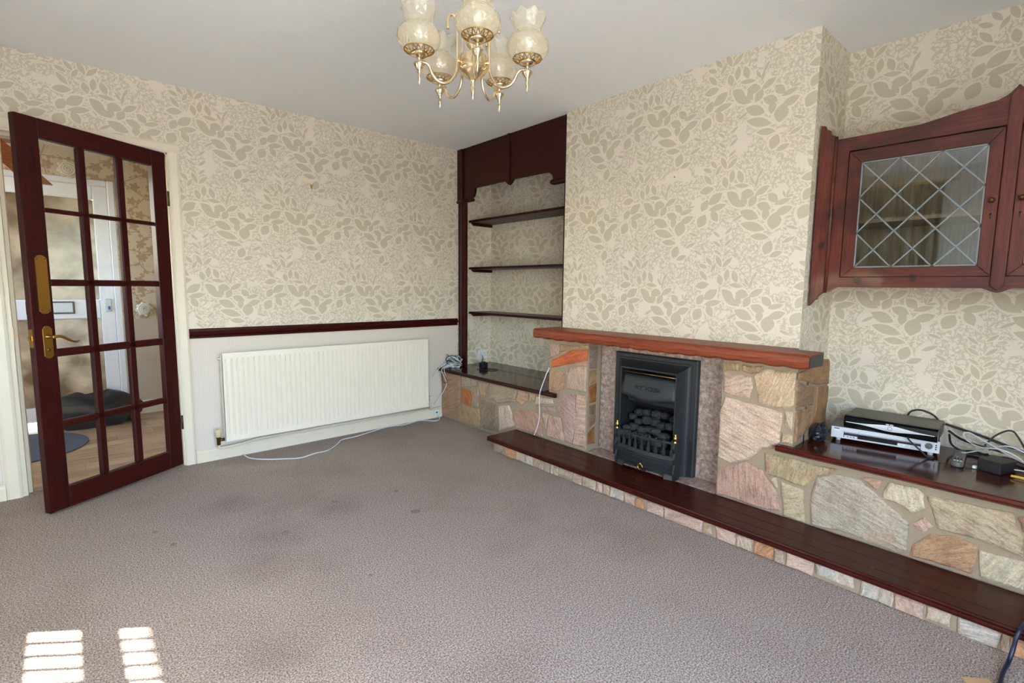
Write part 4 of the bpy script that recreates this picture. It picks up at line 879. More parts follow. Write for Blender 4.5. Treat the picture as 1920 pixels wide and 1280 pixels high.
m = MB(); m.tube(smooth_path([(-0.318, -0.072, 0.115), (-0.312, -0.066, 0.098), (-0.27, -0.04, 0.094), (-0.19, -0.026, 0.094)]), 0.007, 8); m.build('pipe', 'white', rd)

# ------------------------------------------------------------------ alcove shelving surround
su = thing('alcove_surround', 'dark mahogany surround framing the shelved alcove', 'alcove frame', (0.04, -0.67, 0.456))
m = MB(); m.box(0.030, 0.056, -0.116, -0.004, 0.4565, 1.93); m.build('post', 'mahog_v', su, 0.004)
m = MB(); m.prism([(0.030, -0.020), (0.022, -0.026), (0.022, -0.050), (0.030, -0.056)], XY, 0.4565, 1.93); m.build('post_moulding', 'mahog_v', su)
m = MB(); m.box(0.030, 0.056, YC0+0.002, -1.302, 0.4565, 1.955); m.build('post', 'mahog_v', su, 0.003)
def arc(cy, cz, r, a0, a1, n=8, ry=None): return [(cy+(ry or r)*math.cos(math.radians(a0+(a1-a0)*k/n)), cz+r*math.sin(math.radians(a0+(a1-a0)*k/n))) for k in range(n+1)]
out = [(-0.004, 2.3985), (-0.004, 1.932), (-0.205, 1.932)]
out += arc(-0.210, 1.946, 0.014, -90, -200, 6)                       # scroll nose, left
out += [(-0.205, 1.963)] + [(-0.205-0.045*math.sin(PI/2*k/6), 1.963+0.075*(1-math.cos(PI/2*k/6))) for k in range(1, 7)]
out += [(-0.27, 2.041), (-0.64, 2.040)] + [(-0.655, 2.034), (-0.668, 2.020), (-0.680, 2.010), (-0.697, 2.002), (-0.714, 2.010), (-0.726, 2.020), (-0.739, 2.034), (-0.754, 2.040)]
out += [(-1.10, 2.036)] + [(-1.10-0.085*math.sin(PI/2*k/6), 2.036-0.060*(1-math.cos(PI/2*k/6))) for k in range(1, 7)]
out += [(-1.180, 1.972)] + arc(-1.176, 1.952, 0.016, 60, -90, 6)[0:0] + [(-1.172, 1.966), (-1.163, 1.955), (-1.168, 1.942), (-1.182, 1.936)]
out += [(YC0+0.002, 1.936), (YC0+0.002, 2.3985)]
m = MB(); m.prism(out, YZ, 0.034, 0.054); m.build('fascia', 'mahog_y', su)
m = MB(); m.prism([(-0.682, 2.398), (-0.682, 2.030), (-0.697, 2.012), (-0.712, 2.030), (-0.712, 2.398)], YZ, 0.024, 0.034); m.build('centre_strip', 'mahog_v', su)
m = MB(); m.box(0.018, 0.034, -0.076, -0.004, 1.955, 2.398); m.build('pilaster', 'mahog_v', su, 0.006)
m = MB(); m.tube([(0.024, -0.004, 1.944), (0.024, -0.205, 1.944)], 0.014, 12); m.ball((0.024, -0.212, 1.944), 0.018); m.build('scroll_moulding', 'mahog_y', su)
m = MB(); m.tube([(0.026, YC0+0.003, 1.952), (0.026, -1.19, 1.952)], 0.015, 12); m.ball((0.026, -1.186, 1.952), 0.017); m.build('scroll_moulding', 'mahog_y', su)
for z, which in ((1.795, 'topmost'), (1.368, 'middle'), (0.955, 'lowest')):
    s_ = thing('alcove_shelf', which+' dark wooden shelf in the papered alcove', 'shelf', (0.28, -0.67, z-0.022), group='shelves in the left alcove')
    m = MB(); m.box(0.150, XA-0.003, YC0+0.004, -0.004, z-0.020, z); m.build('shelf_board', 'mahog_y', s_, 0.002, 1)
    m = MB(); m.prism([(0.172, z-0.0205), (0.198, z-0.044), (XA-0.004, z-0.044), (XA-0.004, z-0.0205)], XZ, -0.024, -0.004); m.build('batten', 'mahog_x', s_)
    m = MB(); m.prism([(0.172, z-0.0205), (0.198, z-0.044), (XA-0.004, z-0.044), (XA-0.004, z-0.0205)], XZ, YC0+0.004, YC0+0.024); m.build('batten', 'mahog_x', s_)

# ------------------------------------------------------------------ wall cabinet
cb = thing('wall_cabinet', 'knotty dark pine wall cabinet with leaded glass doors', 'cabinet', (0.24, -3.59, 1.2))
XF = 0.050; CY = -3.590; CL = -3.003; CR = 2*CY-CL; CZ0, CZ1 = 1.205, 1.885
def mir(y, s_): return y if s_ > 0 else 2*CY-y
m = MB(); m.box(XF+0.02, XA-0.004, CL, CL-0.018, CZ0+0.01, CZ1-0.01); m.build('side_panel', 'pine_v', cb)
m = MB(); m.box(XF+0.02, XA-0.004, CR, CR+0.018, CZ0+0.01, CZ1-0.01); m.build('side_panel', 'pine_v', cb)
m = MB(); m.box(XF+0.02, XA-0.004, CR+0.018, CL-0.018, CZ0+0.012, CZ0+0.03); m.build('bottom_panel', 'pine_y', cb)
m = MB(); m.box(XF+0.02, XA-0.004, CR+0.018, CL-0.018, CZ1-0.032, CZ1-0.014); m.build('top_panel', 'pine_y', cb)
m = MB(); m.box(XA-0.012, XA-0.004, CR+0.018, CL-0.018, CZ0+0.03, CZ1-0.032); m.build('back_panel', 'pine_raw', cb)
m = MB(); m.box(XF+0.03, XA-0.014, CY-0.009, CY+0.009, CZ0+0.03, CZ1-0.032); m.build('divider', 'pine_raw', cb)
m = MB(); m.box(XF+0.06, XA-0.014, CR+0.02, CY-0.01, 1.50, 1.517); m.box(XF+0.06, XA-0.014, CY+0.01, CL-0.02, 1.50, 1.517); m.build('inner_shelf', 'pine_raw', cb)
# face frame: crest, bottom rail, stiles
cr = []
for k in range(0, 13):
    t = k/12; y = CL+(-3.30-CL)*t*1.0; cr.append((y, CZ1))
cr = [(CL, CZ1), (-3.30, CZ1), (-3.36, CZ1+0.010), (-3.42, CZ1+0.022), (-3.48, CZ1+0.030), (-3.535, CZ1+0.038), (-3.560, CZ1+0.050), (-3.578, CZ1+0.068), (CY, CZ1+0.082)]
cr = cr+[(2*CY-y, z) for y, z in cr[::-1][1:]]
m = MB(); m.prism(cr+[(CR, 1.825), (CL, 1.825)], YZ, XF, XF+0.022); m.build('crest_rail', 'pine_y', cb)
br = [(CL, CZ0+0.045), (CL, CZ0-0.022), (CL-0.012, CZ0-0.018), (CL-0.024, CZ0-0.006), (CL-0.038, CZ0), (-3.545, CZ0), (-3.560, CZ0-0.006), (-3.575, CZ0-0.014), (CY, CZ0-0.018)]
br = br+[(2*CY-y, z) for y, z in br[::-1][1:]]
m = MB(); m.prism(br, YZ, XF, XF+0.022); m.build('bottom_rail', 'pine_y', cb)
for s_ in (1, -1):
    m = MB(); m.box(XF, XF+0.022, mir(CL, s_), mir(-3.050, s_), CZ0+0.045, 1.825); m.build('stile', 'pine_v', cb)
    m = MB(); m.box(XF, XF+0.022, mir(-3.572, s_), mir(CY-0.0, s_), CZ0+0.045, 1.825); m.build('stile', 'pine_v', cb)
m = MB(); m.prism([(CY+0.021, 1.215), (CY+0.021, 1.93), (CY, 1.955), (CY-0.021, 1.93), (CY-0.021, 1.215), (CY, 1.196)], YZ, XF-0.014, XF); m.build('centre_post', 'pine_v', cb, 0.004)
# scalloped wings at the sides
wg = [(-2.928, 1.112), (-2.928, 1.962), (-2.945, 1.958), (-2.951, 1.940), (-2.962, 1.936), (-2.970, 1.930), (-2.975, 1.912), (-2.986, 1.906), (-2.990, 1.900), (-2.990, 1.180), (-2.978, 1.172), (-2.966, 1.160), (-2.962, 1.146), (-2.950, 1.140), (-2.942, 1.126)]
for s_ in (1, -1):
    m = MB(); m.prism([(mir(y, s_), z) for y, z in wg], YZ, XF-0.004, XF+0.020); m.build('wing', 'pine_v', cb, 0.003)
    m = MB(); m.tube([(XF-0.004, mir(-2.996, s_), 1.178), (XF-0.004, mir(-2.996, s_), 1.898)], 0.0075, 10); m.build('bead_moulding', 'pine_v', cb)
for s_ in (1, -1):
    D0, D1 = -3.054, -3.568; G0, G1 = -3.103, -3.526; Z0, Z1 = 1.252, 1.818; g0, g1 = 1.294, 1.766
    xf = XF-0.006
    def mit(p): return [(mir(y, s_), z) for y, z in p]
    door = MB(); door.prism(mit([(D0, Z0), (D0, Z1), (G0, g1), (G0, g0)]), YZ, xf, xf+0.020); dd = door.build('cabinet_door', 'pine_v', cb, 0.002, 1)
    for p_, mt_ in (([(D1, Z0), (D1, Z1), (G1, g1), (G1, g0)], 'pine_v'), ([(D0, Z1), (D1, Z1), (G1, g1), (G0, g1)], 'pine_y'), ([(D0, Z0), (D1, Z0), (G1, g0), (G0, g0)], 'pine_y')):
        q = MB(); q.prism(mit(p_), YZ, xf, xf+0.020); q.build('door_rail', mt_, dd, 0.002, 1)
    cw, ch = (G0-G1)/3, (g1-g0)/3
    def quarry(pts):        # one small leaded pane
        ax = sum(p_[0] for p_ in pts)/len(pts); az = sum(p_[1] for p_ in pts)/len(pts)
        q_ = MB(); q_.prism([(mir(G0-(ax+(a_-ax)*0.995)*cw, s_), g0+(az+(b_-az)*0.995)*ch) for a_, b_ in pts], YZ, xf+0.009, xf+0.012); q_.build('pane', 'cab_glass', dd)
    for i in range(3):
        for j in range(4):
            tri = [(i, j), (i+0.5, j+0.5), (i+1, j), (i+0.5, j-0.5)]
            quarry(tri if 0 < j < 3 else ([(i, j), (i+0.5, j+0.5), (i+1, j)] if j == 0 else [(i, j), (i+1, j), (i+0.5, j-0.5)]))
            tri = [(j, i), (j+0.5, i+0.5), (j, i+1), (j-0.5, i+0.5)]
            quarry(tri if 0 < j < 3 else ([(j, i), (j+0.5, i+0.5), (j, i+1)] if j == 0 else [(j, i), (j, i+1), (j-0.5, i+0.5)]))
    q = MB()
    def came(a, b):
        ya_, za_ = a; yb2, zb2 = b; dx, dz = yb2-ya_, zb2-za_; L = math.hypot(dx, dz); nx, nz = -dz/L*0.0026, dx/L*0.0026
        q.prism([(mir(ya_+nx, s_), za_+nz), (mir(yb2+nx, s_), zb2+nz), (mir(yb2-nx, s_), zb2-nz), (mir(ya_-nx, s_), za_-nz)], YZ, xf+0.006, xf+0.015)
    for k in range(-2, 3):
        # falling and rising diagonals clipped to the pane
        for sg in (1, -1):
            pts = []
            for j in range(0, 4):
                yj = j; zj = (j*sg+ (k if sg > 0 else 3-k))
                pts.append((yj, zj))
            a, b = pts[0], pts[-1]
            t0, t1 = 0.0, 1.0; dz = b[1]-a[1]
            for lim, up_ in ((0, True), (3, False)):
                tl = (lim-a[1])/dz
                if (dz > 0) == up_: t0 = max(t0, tl)
                else: t1 = min(t1, tl)
            if t1-t0 > 0.05:
                A_ = (a[0]+(b[0]-a[0])*t0, a[1]+dz*t0); B_ = (a[0]+(b[0]-a[0])*t1, a[1]+dz*t1)
                came((G0-A_[0]*cw, g0+A_[1]*ch), (G0-B_[0]*cw, g0+B_[1]*ch))
    for a, b in (((G0-0.003, g0), (G0-0.003, g1)), ((G1+0.003, g0), (G1+0.003, g1)), ((G0, g0+0.003), (G1, g0+0.003)), ((G0, g1-0.003), (G1, g1-0.003))): came(a, b)
    q.build('lead_came', 'lead', dd)
    q = MB(); q.lathe([(0.010, 0.0), (0.010, -0.003), (0.005, -0.006), (0.005, -0.012), (0.010, -0.018), (0.009, -0.024), (0.0001, -0.026)], (xf, mir(-3.549, s_), 1.545), 14, 'x'); q.build('knob', 'brass_dull', dd)
    q = MB(); q.lathe([(0.0001, 0.0), (0.004, 0.0), (0.004, -0.001), (0.0001, -0.001)], (xf-0.0004, mir(-3.549, s_), 1.492), 8, 'x'); q.box(xf-0.0012, xf, mir(-3.547, s_), mir(-3.551, s_), 1.474, 1.492); q.build('keyhole', 'iron_dark', dd)

# ------------------------------------------------------------------ chandelier
CX, CYc, CB = -1.628, -2.418, 1.903
ch = thing('chandelier', 'five-arm brass chandelier with amber crackle glass shades', 'chandelier', (CX, CYc, 1.80))
m = MB(); m.lathe([(0.0001, -0.100), (0.002, -0.098), (0.0065, -0.078), (0.007, -0.062), (0.0045, -0.056), (0.008, -0.050), (0.005, -0.044), (0.012, -0.036), (0.026, -0.026), (0.042, -0.014), (0.0485, -0.004), (0.0485, 0.002), (0.044, 0.004), (0.046, 0.010), (0.046, 0.034), (0.042, 0.040), (0.024, 0.044), (0.012, 0.052), (0.010, 0.060), (0.020, 0.070), (0.022, 0.080), (0.012, 0.082), (0.006, 0.084)], (CX, CYc, CB), 28)
m.build('hub', 'brass_pale', ch)
m = MB(); m.tube([(CX, CYc, CB+0.08), (CX, CYc, H-0.02)], 0.005, 10); m.build('stem_rod', 'brass_pale', ch)
m = MB(); m.lathe([(0.006, -0.05), (0.02, -0.045), (0.045, -0.02), (0.055, -0.004), (0.055, -0.0005), (0.0001, -0.0005)], (CX, CYc, H), 24); m.build('ceiling_rose', 'brass_pale', ch)
SH = [(0.034, 0.016), (0.049, 0.021), (0.060, 0.031), (0.0665, 0.044), (0.0685, 0.056), (0.066, 0.069), (0.057, 0.082), (0.0475, 0.091), (0.0435, 0.099), (0.043, 0.108), (0.047, 0.122), (0.053, 0.133), (0.0565, 0.142), (0.057, 0.148)]
def crimp(r, h, a):
    k = max(0.0, (h-0.112)/0.038); return r*(1+0.05*k*math.sin(9*a)), h+0.0055*k*math.sin(9*a+0.8)
for i in range(5):
    a = -2.144+i*2*PI/5; ca, sa = math.cos(a), math.sin(a)
    def P3(r, z): return (CX+r*ca, CYc+r*sa, CB+z)
    m = MB(); m.tube(smooth_path([P3(0.181, -0.016), P3(0.160, -0.014), P3(0.148, -0.024), P3(0.138, -0.044), P3(0.122, -0.060), P3(0.100, -0.064), P3(0.078, -0.054), P3(0.063, -0.032), P3(0.056, 0.0), P3(0.0545, 0.05), P3(0.0545, 0.110), P3(0.058, 0.138), P3(0.068, 0.150), P3(0.080, 0.146), P3(0.086, 0.128), P3(0.086, 0.104)], 5), 0.0046, 10); arm = m.build('arm', 'brass_pale', ch)
    m = MB(); m.tube([P3(0.044, 0.014), P3(0.056, 0.014)], 0.006, 8); m.build('arm_bracket', 'brass_pale', arm)
    c = P3(0.181, 0.0)
    m = MB(); m.lathe([(0.0001, -0.084), (0.0015, -0.083), (0.0048, -0.064), (0.005, -0.056), (0.003, -0.052), (0.0065, -0.047), (0.005, -0.042), (0.009, -0.036), (0.0155, -0.024), (0.0165, -0.020), (0.006, -0.018), (0.0045, -0.014), (0.0045, -0.002), (0.016, 0.0), (0.0255, 0.004), (0.0265, 0.012), (0.024, 0.014)], c, 18, mod=lambda r, h, a_: (r*(1+0.07*math.cos(9*a_)) if -0.037 < h < -0.019 else r, h)); cup = m.build('lamp_cup', 'brass_pale', ch)
    m = MB(); nn = 16
    for s_ in (-1, 1):
        for k in range(nn):
            pts = []
            for j in range(5):
                t = j/4; aa = 2*PI*(k+s_*0.5*t*1.0)/nn; r = 0.0275+0.0185*t; pts.append((c[0]+r*math.cos(aa), c[1]+r*math.sin(aa), c[2]+0.009+0.010*t))
            m.tube(pts, 0.0013, 4, False)
    for r, z in ((0.0270, 0.009), (0.0465, 0.0195)): m.tube([(c[0]+r*math.cos(2*PI*k/24), c[1]+r*math.sin(2*PI*k/24), c[2]+z) for k in range(25)], 0.0018, 6, False)
    m.build('pierced_gallery', 'brass_old', cup)
    m = MB(); m.lathe(SH, c, 54, mod=crimp); m.build('glass_shade', 'shade', ch)
    m = MB(); m.lathe([(0.0001, 0.012), (0.009, 0.012), (0.009, 0.040), (0.006, 0.044), (0.012, 0.056), (0.015, 0.068), (0.010, 0.084), (0.0001, 0.092)], c, 12); m.build('candle_bulb', 'white_plastic', ch)

# ------------------------------------------------------------------ players and clutter on the right board
ZB = 0.4565
ang = math.atan2(-0.404, 0.072)
dv = thing('dvd_player', 'silver fronted disc player under the black set-top box', 'dvd player', (0.110, -3.052, ZB), ang, local=True)
# local x along the front to the right, local y towards the wall
Wd, Dd, zb0, zt0 = 0.410, 0.20, 0.016, 0.070
def lbox(par, name, mat, x0, x1, y0, y1, z0, z1, bev=0.0, pp_=None):
    q = MB(); q.box(x0, x1, y0, y1, z0, z1); return q.build(name, mat, pp_ or par, bev, 1)
lbox(dv, 'case', 'dark_grey', 0, Wd, 0.006, Dd, zb0, zt0, 0.002)
fa = lbox(dv, 'front_panel', 'silver', 0, Wd, 0.0, 0.006, zb0, zt0, 0.001)
lbox(dv, 'display_band', 'display', 0.052, 0.345, -0.0012, 0.0, zb0+0.008, zb0+0.030, 0, fa)
lbox(dv, 'display_window', 'black_gloss', 0.110, 0.258, -0.002, -0.0012, zb0+0.009, zb0+0.028, 0, fa)
lbox(dv, 'button_strip', 'silver', 0.055, 0.108, -0.0024, -0.0012, zb0+0.006, zb0+0.018, 0, fa); lbox(dv, 'button_strip', 'silver', 0.262, 0.343, -0.0024, -0.0012, zb0+0.006, zb0+0.020, 0, fa)
lbox(dv, 'disc_tray', 'silver', 0.112, 0.258, -0.004, 0.0, zt0-0.020, zt0-0.010, 0.001, fa)
lbox(dv, 'tray_gap', 'black', 0.050, 0.345, -0.0006, 0.0, zt0-0.0225, zt0-0.0205, 0, fa)
for x in (0.265, 0.285, 0.305): 
    q = MB(); q.lathe([(0.0001, -0.003), (0.004, -0.003), (0.0045, -0.001)], (x, 0, zb0+0.013), 10, 'y'); q.build('button', 'white_plastic', fa)
for x in (0.070, 0.082, 0.094):
    q = MB(); q.lathe([(0.0001, -0.0038), (0.0025, -0.0038), (0.003, -0.002)], (x, 0, zb0+0.012), 8, 'y'); q.build('button', 'grey_plastic', fa)
q = MB(); q.lathe([(0.0001, -0.005), (0.006, -0.005), (0.0062, -0.003), (0.009, -0.003), (0.0095, -0.005), (0.013, -0.005), (0.014, -0.001)], (0.372, 0, zb0+0.028), 20, 'y'); q.build('jog_dial', 'grey_plastic', fa)
for k in range(3):
    q = MB(); q.lathe([(0.0001, -0.002), (0.003, -0.002), (0.003, 0.0)], (0.397, 0, zb0+0.018+0.009*k), 8, 'y'); q.build('socket_hole', 'black', fa)
lbox(dv, 'maker_mark', 'display', 0.012, 0.034, -0.0004, 0.0, zt0-0.010, zt0-0.006, 0, fa); lbox(dv, 'power_button', 'white_plastic', 0.012, 0.034, -0.002, 0.0, zt0-0.019, zt0-0.014, 0, fa)
for x in (0.03, 0.38):
    for y in (0.02, 0.18):
        q = MB(); q.lathe([(0.0001, 0.0005), (0.010, 0.0005), (0.011, 0.016), (0.0001, 0.016)], (x, y, 0), 10); q.build('foot', 'silver', dv)
sb = thing('set_top_box', 'black set-top box with silver swoosh, stacked on the disc player', 'set-top box', (0.126, -3.098, ZB+0.0705), math.atan2(-0.352, 0.016), local=True)
Ws, Ds, Hs = 0.352, 0.235, 0.060
pr = [(0.010, 0.0), (0.002, 0.010), (-0.004, 0.030), (0.002, 0.050), (0.016, Hs-0.002), (0.030, Hs), (Ds, Hs), (Ds, 0.0)]
m = MB(); m.prism(pr[5:8]+[(0.030, 0.0)], lambda p, q, d: (d, p, q), 0.0, Ws); m.build('case', 'dark_grey', sb, 0.004)
m = MB(); m.prism(pr[:6]+[(0.030, 0.0)], lambda p, q, d: (d, p, q), 0.0, Ws); fr = m.build('front_bezel', 'black_gloss', sb)
n = 30; up_ = []; dn = []
for k in range(n+1):
    t = k/n; x = 0.010+t*(Ws-0.020); w_ = 0.0014+0.0125*math.exp(-((t-0.52)/0.24)**2); up_.append((x, 0.030+w_)); dn.append((x, 0.030-w_))
def bez(z): return -0.0046+((z-0.030)/0.020)**2*0.0062
m = MB(); vs = []; fs = []
for (x, z), (x2, z2) in zip(up_, dn): vs += [(x, bez(z)-0.0008, z), (x, bez(0.03)-0.0014, 0.03), (x2, bez(z2)-0.0008, z2)]
for k in range(n): fs += [(3*k, 3*k+1, 3*k+4, 3*k+3), (3*k+1, 3*k+2, 3*k+5, 3*k+4)]
m.add(vs, fs, True); m.build('silver_swoosh', 'silver', fr)
m = MB(); m.tube([(Ws*0.52+0.0085*math.cos(a), -0.0068, 0.031+0.0085*math.sin(a)) for a in [2*PI*k/20 for k in range(21)]], 0.0009, 6, False); m.build('dial_ring', 'grey_plastic', fr)
m = MB(); m.box(Ws*0.47, Ws*0.505, -0.001, 0.004, 0.0455, 0.0495); m.box(Ws*0.515, Ws*0.55, -0.001, 0.004, 0.0455, 0.0495); m.build('logo_print', 'silver', fr)
# remote control
rc = thing('remote_control', 'grey remote control with coloured buttons on the dark board', 'remote control', (0.20, -3.520, ZB), math.radians(4))
m = MB(); m.prism([(-0.11, -0.020), (-0.122, -0.012), (-0.125, 0.0), (-0.122, 0.012), (-0.11, 0.020), (0.11, 0.022), (0.115, 0.0), (0.11, -0.022)], XY, 0.0005, 0.020); m.build('body', 'grey_plastic', rc, 0.005)
for i in range(4):
    m = MB(); m.box(-0.03, -0.022, -0.014+0.008*i, -0.009+0.008*i, 0.0195, 0.022); m.build('button', ('red', 'green', 'yellow', 'blue')[i], rc)
for i in range(3):
    for j in range(4):
        m = MB(); m.box(-0.092+0.014*j, -0.084+0.014*j, -0.013+0.010*i, -0.007+0.010*i, 0.0195, 0.0222); m.build('button', 'white_plastic' if j == 0 else 'black', rc)
# power brick
pb = thing('power_box', 'small black box with white plug among the cables', 'adaptor', (0.150, -3.642, ZB), math.radians(-21))
m = MB(); m.box(-0.055, 0.055, -0.040, 0.038, 0.0005, 0.050); m.build('case', 'black', pb, 0.004)
m = MB(); m.box(-0.060, -0.044, 0.040, 0.052, 0.001, 0.013); m.build('white_plug', 'white_plastic', pb, 0.002)
m = MB(); m.lathe([(0.0001, 0.0), (0.003, 0.0), (0.003, 0.006), (0.0001, 0.006)], (-0.03, 0.038, 0.03), 8, 'y'); m.build('indicator', 'white_plastic', pb)
m = MB(); m.box(-0.057, -0.0552, -0.03, 0.02, 0.030, 0.034); m.build('vent', 'iron', pb)
# crumpled black bundle by the column
random.seed(3); m = MB(); n_, m_ = 16, 9; vs = []; fs = []
for i in range(m_+1):
    for k in range(n_):
        a = 2*PI*k/n_; f = i/m_; rr = 0.046*math.sin(PI*(0.12+0.83*f))**0.5*random.uniform(0.72, 1.25)*(1+0.22*math.cos(2*a+0.6))
        vs.append((0.045+rr*0.9*math.cos(a), -3.020+rr*0.72*math.sin(a), ZB+0.0005+0.074*f*(1+0.22*math.cos(2*a+0.6))))
for i in range(m_):
    for k in range(n_): fs.append((i*n_+k, i*n_+(k+1) % n_, (i+1)*n_+(k+1) % n_, (i+1)*n_+k))
fs += [tuple(range(n_-1, -1, -1)), tuple(m_*n_+k for k in range(n_))]
m.add(vs, fs); solo(m, 'plastic_bundle', 'bag', 'crumpled black plastic bundle beside the stone column', 'bundle', (0.045, -3.02, ZB))
def cable(name, pts, r, mat, label, n=6, cat='cable'):
    q = MB(); P = smooth_path(pts, 7); q.tube(P, r, n); solo(q, name, mat, label, cat, P[0])
Z = ZB
cable('cable', [(0.29, -3.505, Z+.012), (0.262, -3.535, Z+.025), (0.30, -3.560, Z+.030), (0.34, -3.58, Z+.03)], 0.003, 'white_cable', 'short white lead crossing the end of the remote control')
cable('cable', [(0.30, -3.600, Z+.055), (0.33, -3.575, Z+.045), (0.35, -3.545, Z+.05), (0.36, -3.520, Z+.065), (0.37, -3.510, Z+.085), (0.375, -3.530, Z+.092), (0.36, -3.570, Z+.075), (0.33, -3.62, Z+.058), (0.29, -3.67, Z+.04), (0.24, -3.74, Z+.025), (0.2, -3.85, Z+.01)], 0.0035, 'white_cable', 'white cable looping up behind the black power box')
cable('cable', [(0.36, -3.585, Z+.06), (0.35, -3.63, Z+.05), (0.345, -3.68, Z+.055), (0.33, -3.74, Z+.05), (0.3, -3.85, Z+.01)], 0.0035, 'grey_cable', 'pale grey cable lying right behind the power box')
cable('cable', [(0.33, -3.655, Z+.035), (0.30, -3.69, Z+.03), (0.27, -3.73, Z+.025), (0.25, -3.85, Z+.006)], 0.0035, 'white_cable', 'white cable beneath the grey one at the frame edge')
cable('cable', [(0.15, -3.695, Z+.02), (0.17, -3.72, Z+.016), (0.18, -3.78, Z+.008)], 0.0025, 'white_cable', 'thin white lead right of the power box')
cable('cable', [(0.395, -3.44, Z+.112), (0.398, -3.49, Z+.100), (0.398, -3.567, Z+.083), (0.398, -3.64, Z+.062), (0.398, -3.72, Z+.04), (0.39, -3.9, Z+.01)], 0.006, 'black_cable', 'thick black cable running along the papered wall')
cable('cable', [(0.385, -3.455, Z+.085), (0.37, -3.50, Z+.06), (0.35, -3.55, Z+.05), (0.33, -3.60, Z+.048), (0.32, -3.66, Z+.04)], 0.005, 'black_cable', 'black cable sagging from behind the set-top box to the power box')
cable('cable', [(0.375, -3.46, Z+.07), (0.35, -3.475, Z+.03), (0.34, -3.52, Z+.008), (0.35, -3.57, Z+.008), (0.33, -3.6, Z+.02)], 0.0045, 'black_cable', 'black lead dropping to the board behind the remote')
cable('cable', [(0.36, -3.585, Z+.050), (0.365, -3.608, Z+.092), (0.37, -3.637, Z+.122), (0.37, -3.661, Z+.133), (0.37, -3.680, Z+.118), (0.37, -3.712, Z+.060), (0.36, -3.74, Z+.01)], 0.0042, 'black_cable', 'black cable arching high against the wallpaper')
cable('cable', [(0.37, -3.295, Z+.110), (0.40, -3.305, Z+.143), (0.403, -3.335, Z+.158), (0.403, -3.368, Z+.154), (0.40, -3.40, Z+.138), (0.39, -3.43, Z+.10)], 0.0042, 'black_cable', 'black cable hump behind the set-top box')
cable('cable', [(0.150, -3.345, Z+.073), (0.128, -3.352, Z+.070), (0.120, -3.37, Z+.055), (0.120, -3.40, Z+.030), (0.125, -3.425, Z+.006), (0.14, -3.445, Z+.006)], 0.0042, 'black_cable', 'black lead hanging down the front of the disc player')
cable('cable', [(0.090, -3.690, Z+.008), (0.084, -3.712, Z+.010), (0.085, -3.75, Z+.008), (0.1, -3.83, Z+.006)], 0.005, 'yellow', 'yellow plug lead at the right edge of the board')
cable('cable', [(0.33, -3.50, Z+.006), (0.36, -3.55, Z+.014), (0.33, -3.61, Z+.012), (0.36, -3.66, Z+.012), (0.32, -3.72, Z+.010)], 0.005, 'black_cable', 'lowest black cable coiling along the board')
cable('cable', [(0.31, -3.60, Z+.052), (0.28, -3.64, Z+.062), (0.26, -3.69, Z+.05), (0.22, -3.73, Z+.03), (0.2, -3.80, Z+.008)], 0.0035, 'white_cable', 'white cable lying over the top of the power box')
cable('cable', [(0.37, -3.60, Z+.03), (0.33, -3.65, Z+.07), (0.31, -3.70, Z+.066), (0.30, -3.78, Z+.03), (0.31, -3.9, Z+.01)], 0.003, 'white_cable', 'white cable hump behind the power box at the right')
# navy cable over the hearth edge and the tan card scrap on the carpet
cable('floor_cable', [(-0.30, -3.80, 0.118), (-0.40, -3.786, 0.117), (-0.452, -3.776, 0.112), (-0.466, -3.770, 0.090), (-0.474, -3.766, 0.050), (-0.50, -3.760, 0.016), (-0.56, -3.753, 0.010), (-0.63, -3.752, 0.010), (-0.75, -3.76, 0.010), (-0.9, -3.80, 0.010)], 0.0062, 'navy_cable', 'navy cable dropping off the hearth board onto the carpet', 8)
m = MB(); m.prism([(-0.675, -3.668), (-0.622, -3.725), (-0.69, -3.78), (-0.74, -3.73)], XY, 0.0008, 0.004); solo(m, 'card_scrap', 'card', 'tan scrap of card on the carpet by the navy cable', 'card', (-0.68, -3.72, 0.0))

# ------------------------------------------------------------------ left alcove clutter
so = thing('wall_socket', 'white double wall socket low in the left alcove', 'socket', (0.315, -0.004, 0.535))
m = MB(); m.box(0.262, 0.368, -0.012, -0.0015, 0.492, 0.580); pl = m.build('face_plate', 'white_plastic', so, 0.003)
for x in (0.288, 0.342):
    m = MB(); m.box(x-0.002, x+0.002, -0.0126, -0.012, 0.545, 0.553); m.box(x-0.011, x-0.005, -0.0126, -0.012, 0.528, 0.532); m.box(x+0.005, x+0.011, -0.0126, -0.012, 0.528, 0.532); m.build('pin_holes', 'black', pl)
    m = MB(); m.box(x-0.006, x+0.006, -0.015, -0.012, 0.562, 0.574); m.build('switch', 'white_plastic', pl)
ad = thing('plug_adaptor', 'black plug adaptor standing on the left plinth board', 'adaptor', (0.115, -0.276, 0.4565))
m = MB(); m.box(0.085, 0.145, -0.306, -0.246, 0.457, 0.507); m.build('case', 'black', ad, 0.006)
m = MB(); m.box(0.10, 0.13, -0.292, -0.262, 0.507, 0.516); m.build('pin_base', 'iron', ad, 0.002)
cable('cable', [(0.115, -0.306, 0.463), (0.13, -0.36, 0.461), (0.15, -0.43, 0.461), (0.10, -0.45, 0.461), (0.05, -0.40, 0.461), (0.02, -0.30, 0.461)], 0.003, 'black_cable', 'thin black lead curling from the plug adaptor')
cable('cable', [(0.30, -0.020, 0.53), (0.28, -0.06, 0.50), (0.22, -0.10, 0.465), (0.16, -0.20, 0.462), (0.13, -0.244, 0.47)], 0.003, 'black_cable', 'black lead from the wall socket to the plug adaptor')
random.seed(17)
cb2 = thing('cable_bundle', 'tangled bundle of pale cables on the end of the left plinth board', 'cable bundle', (-0.06, -0.09, 0.4565))
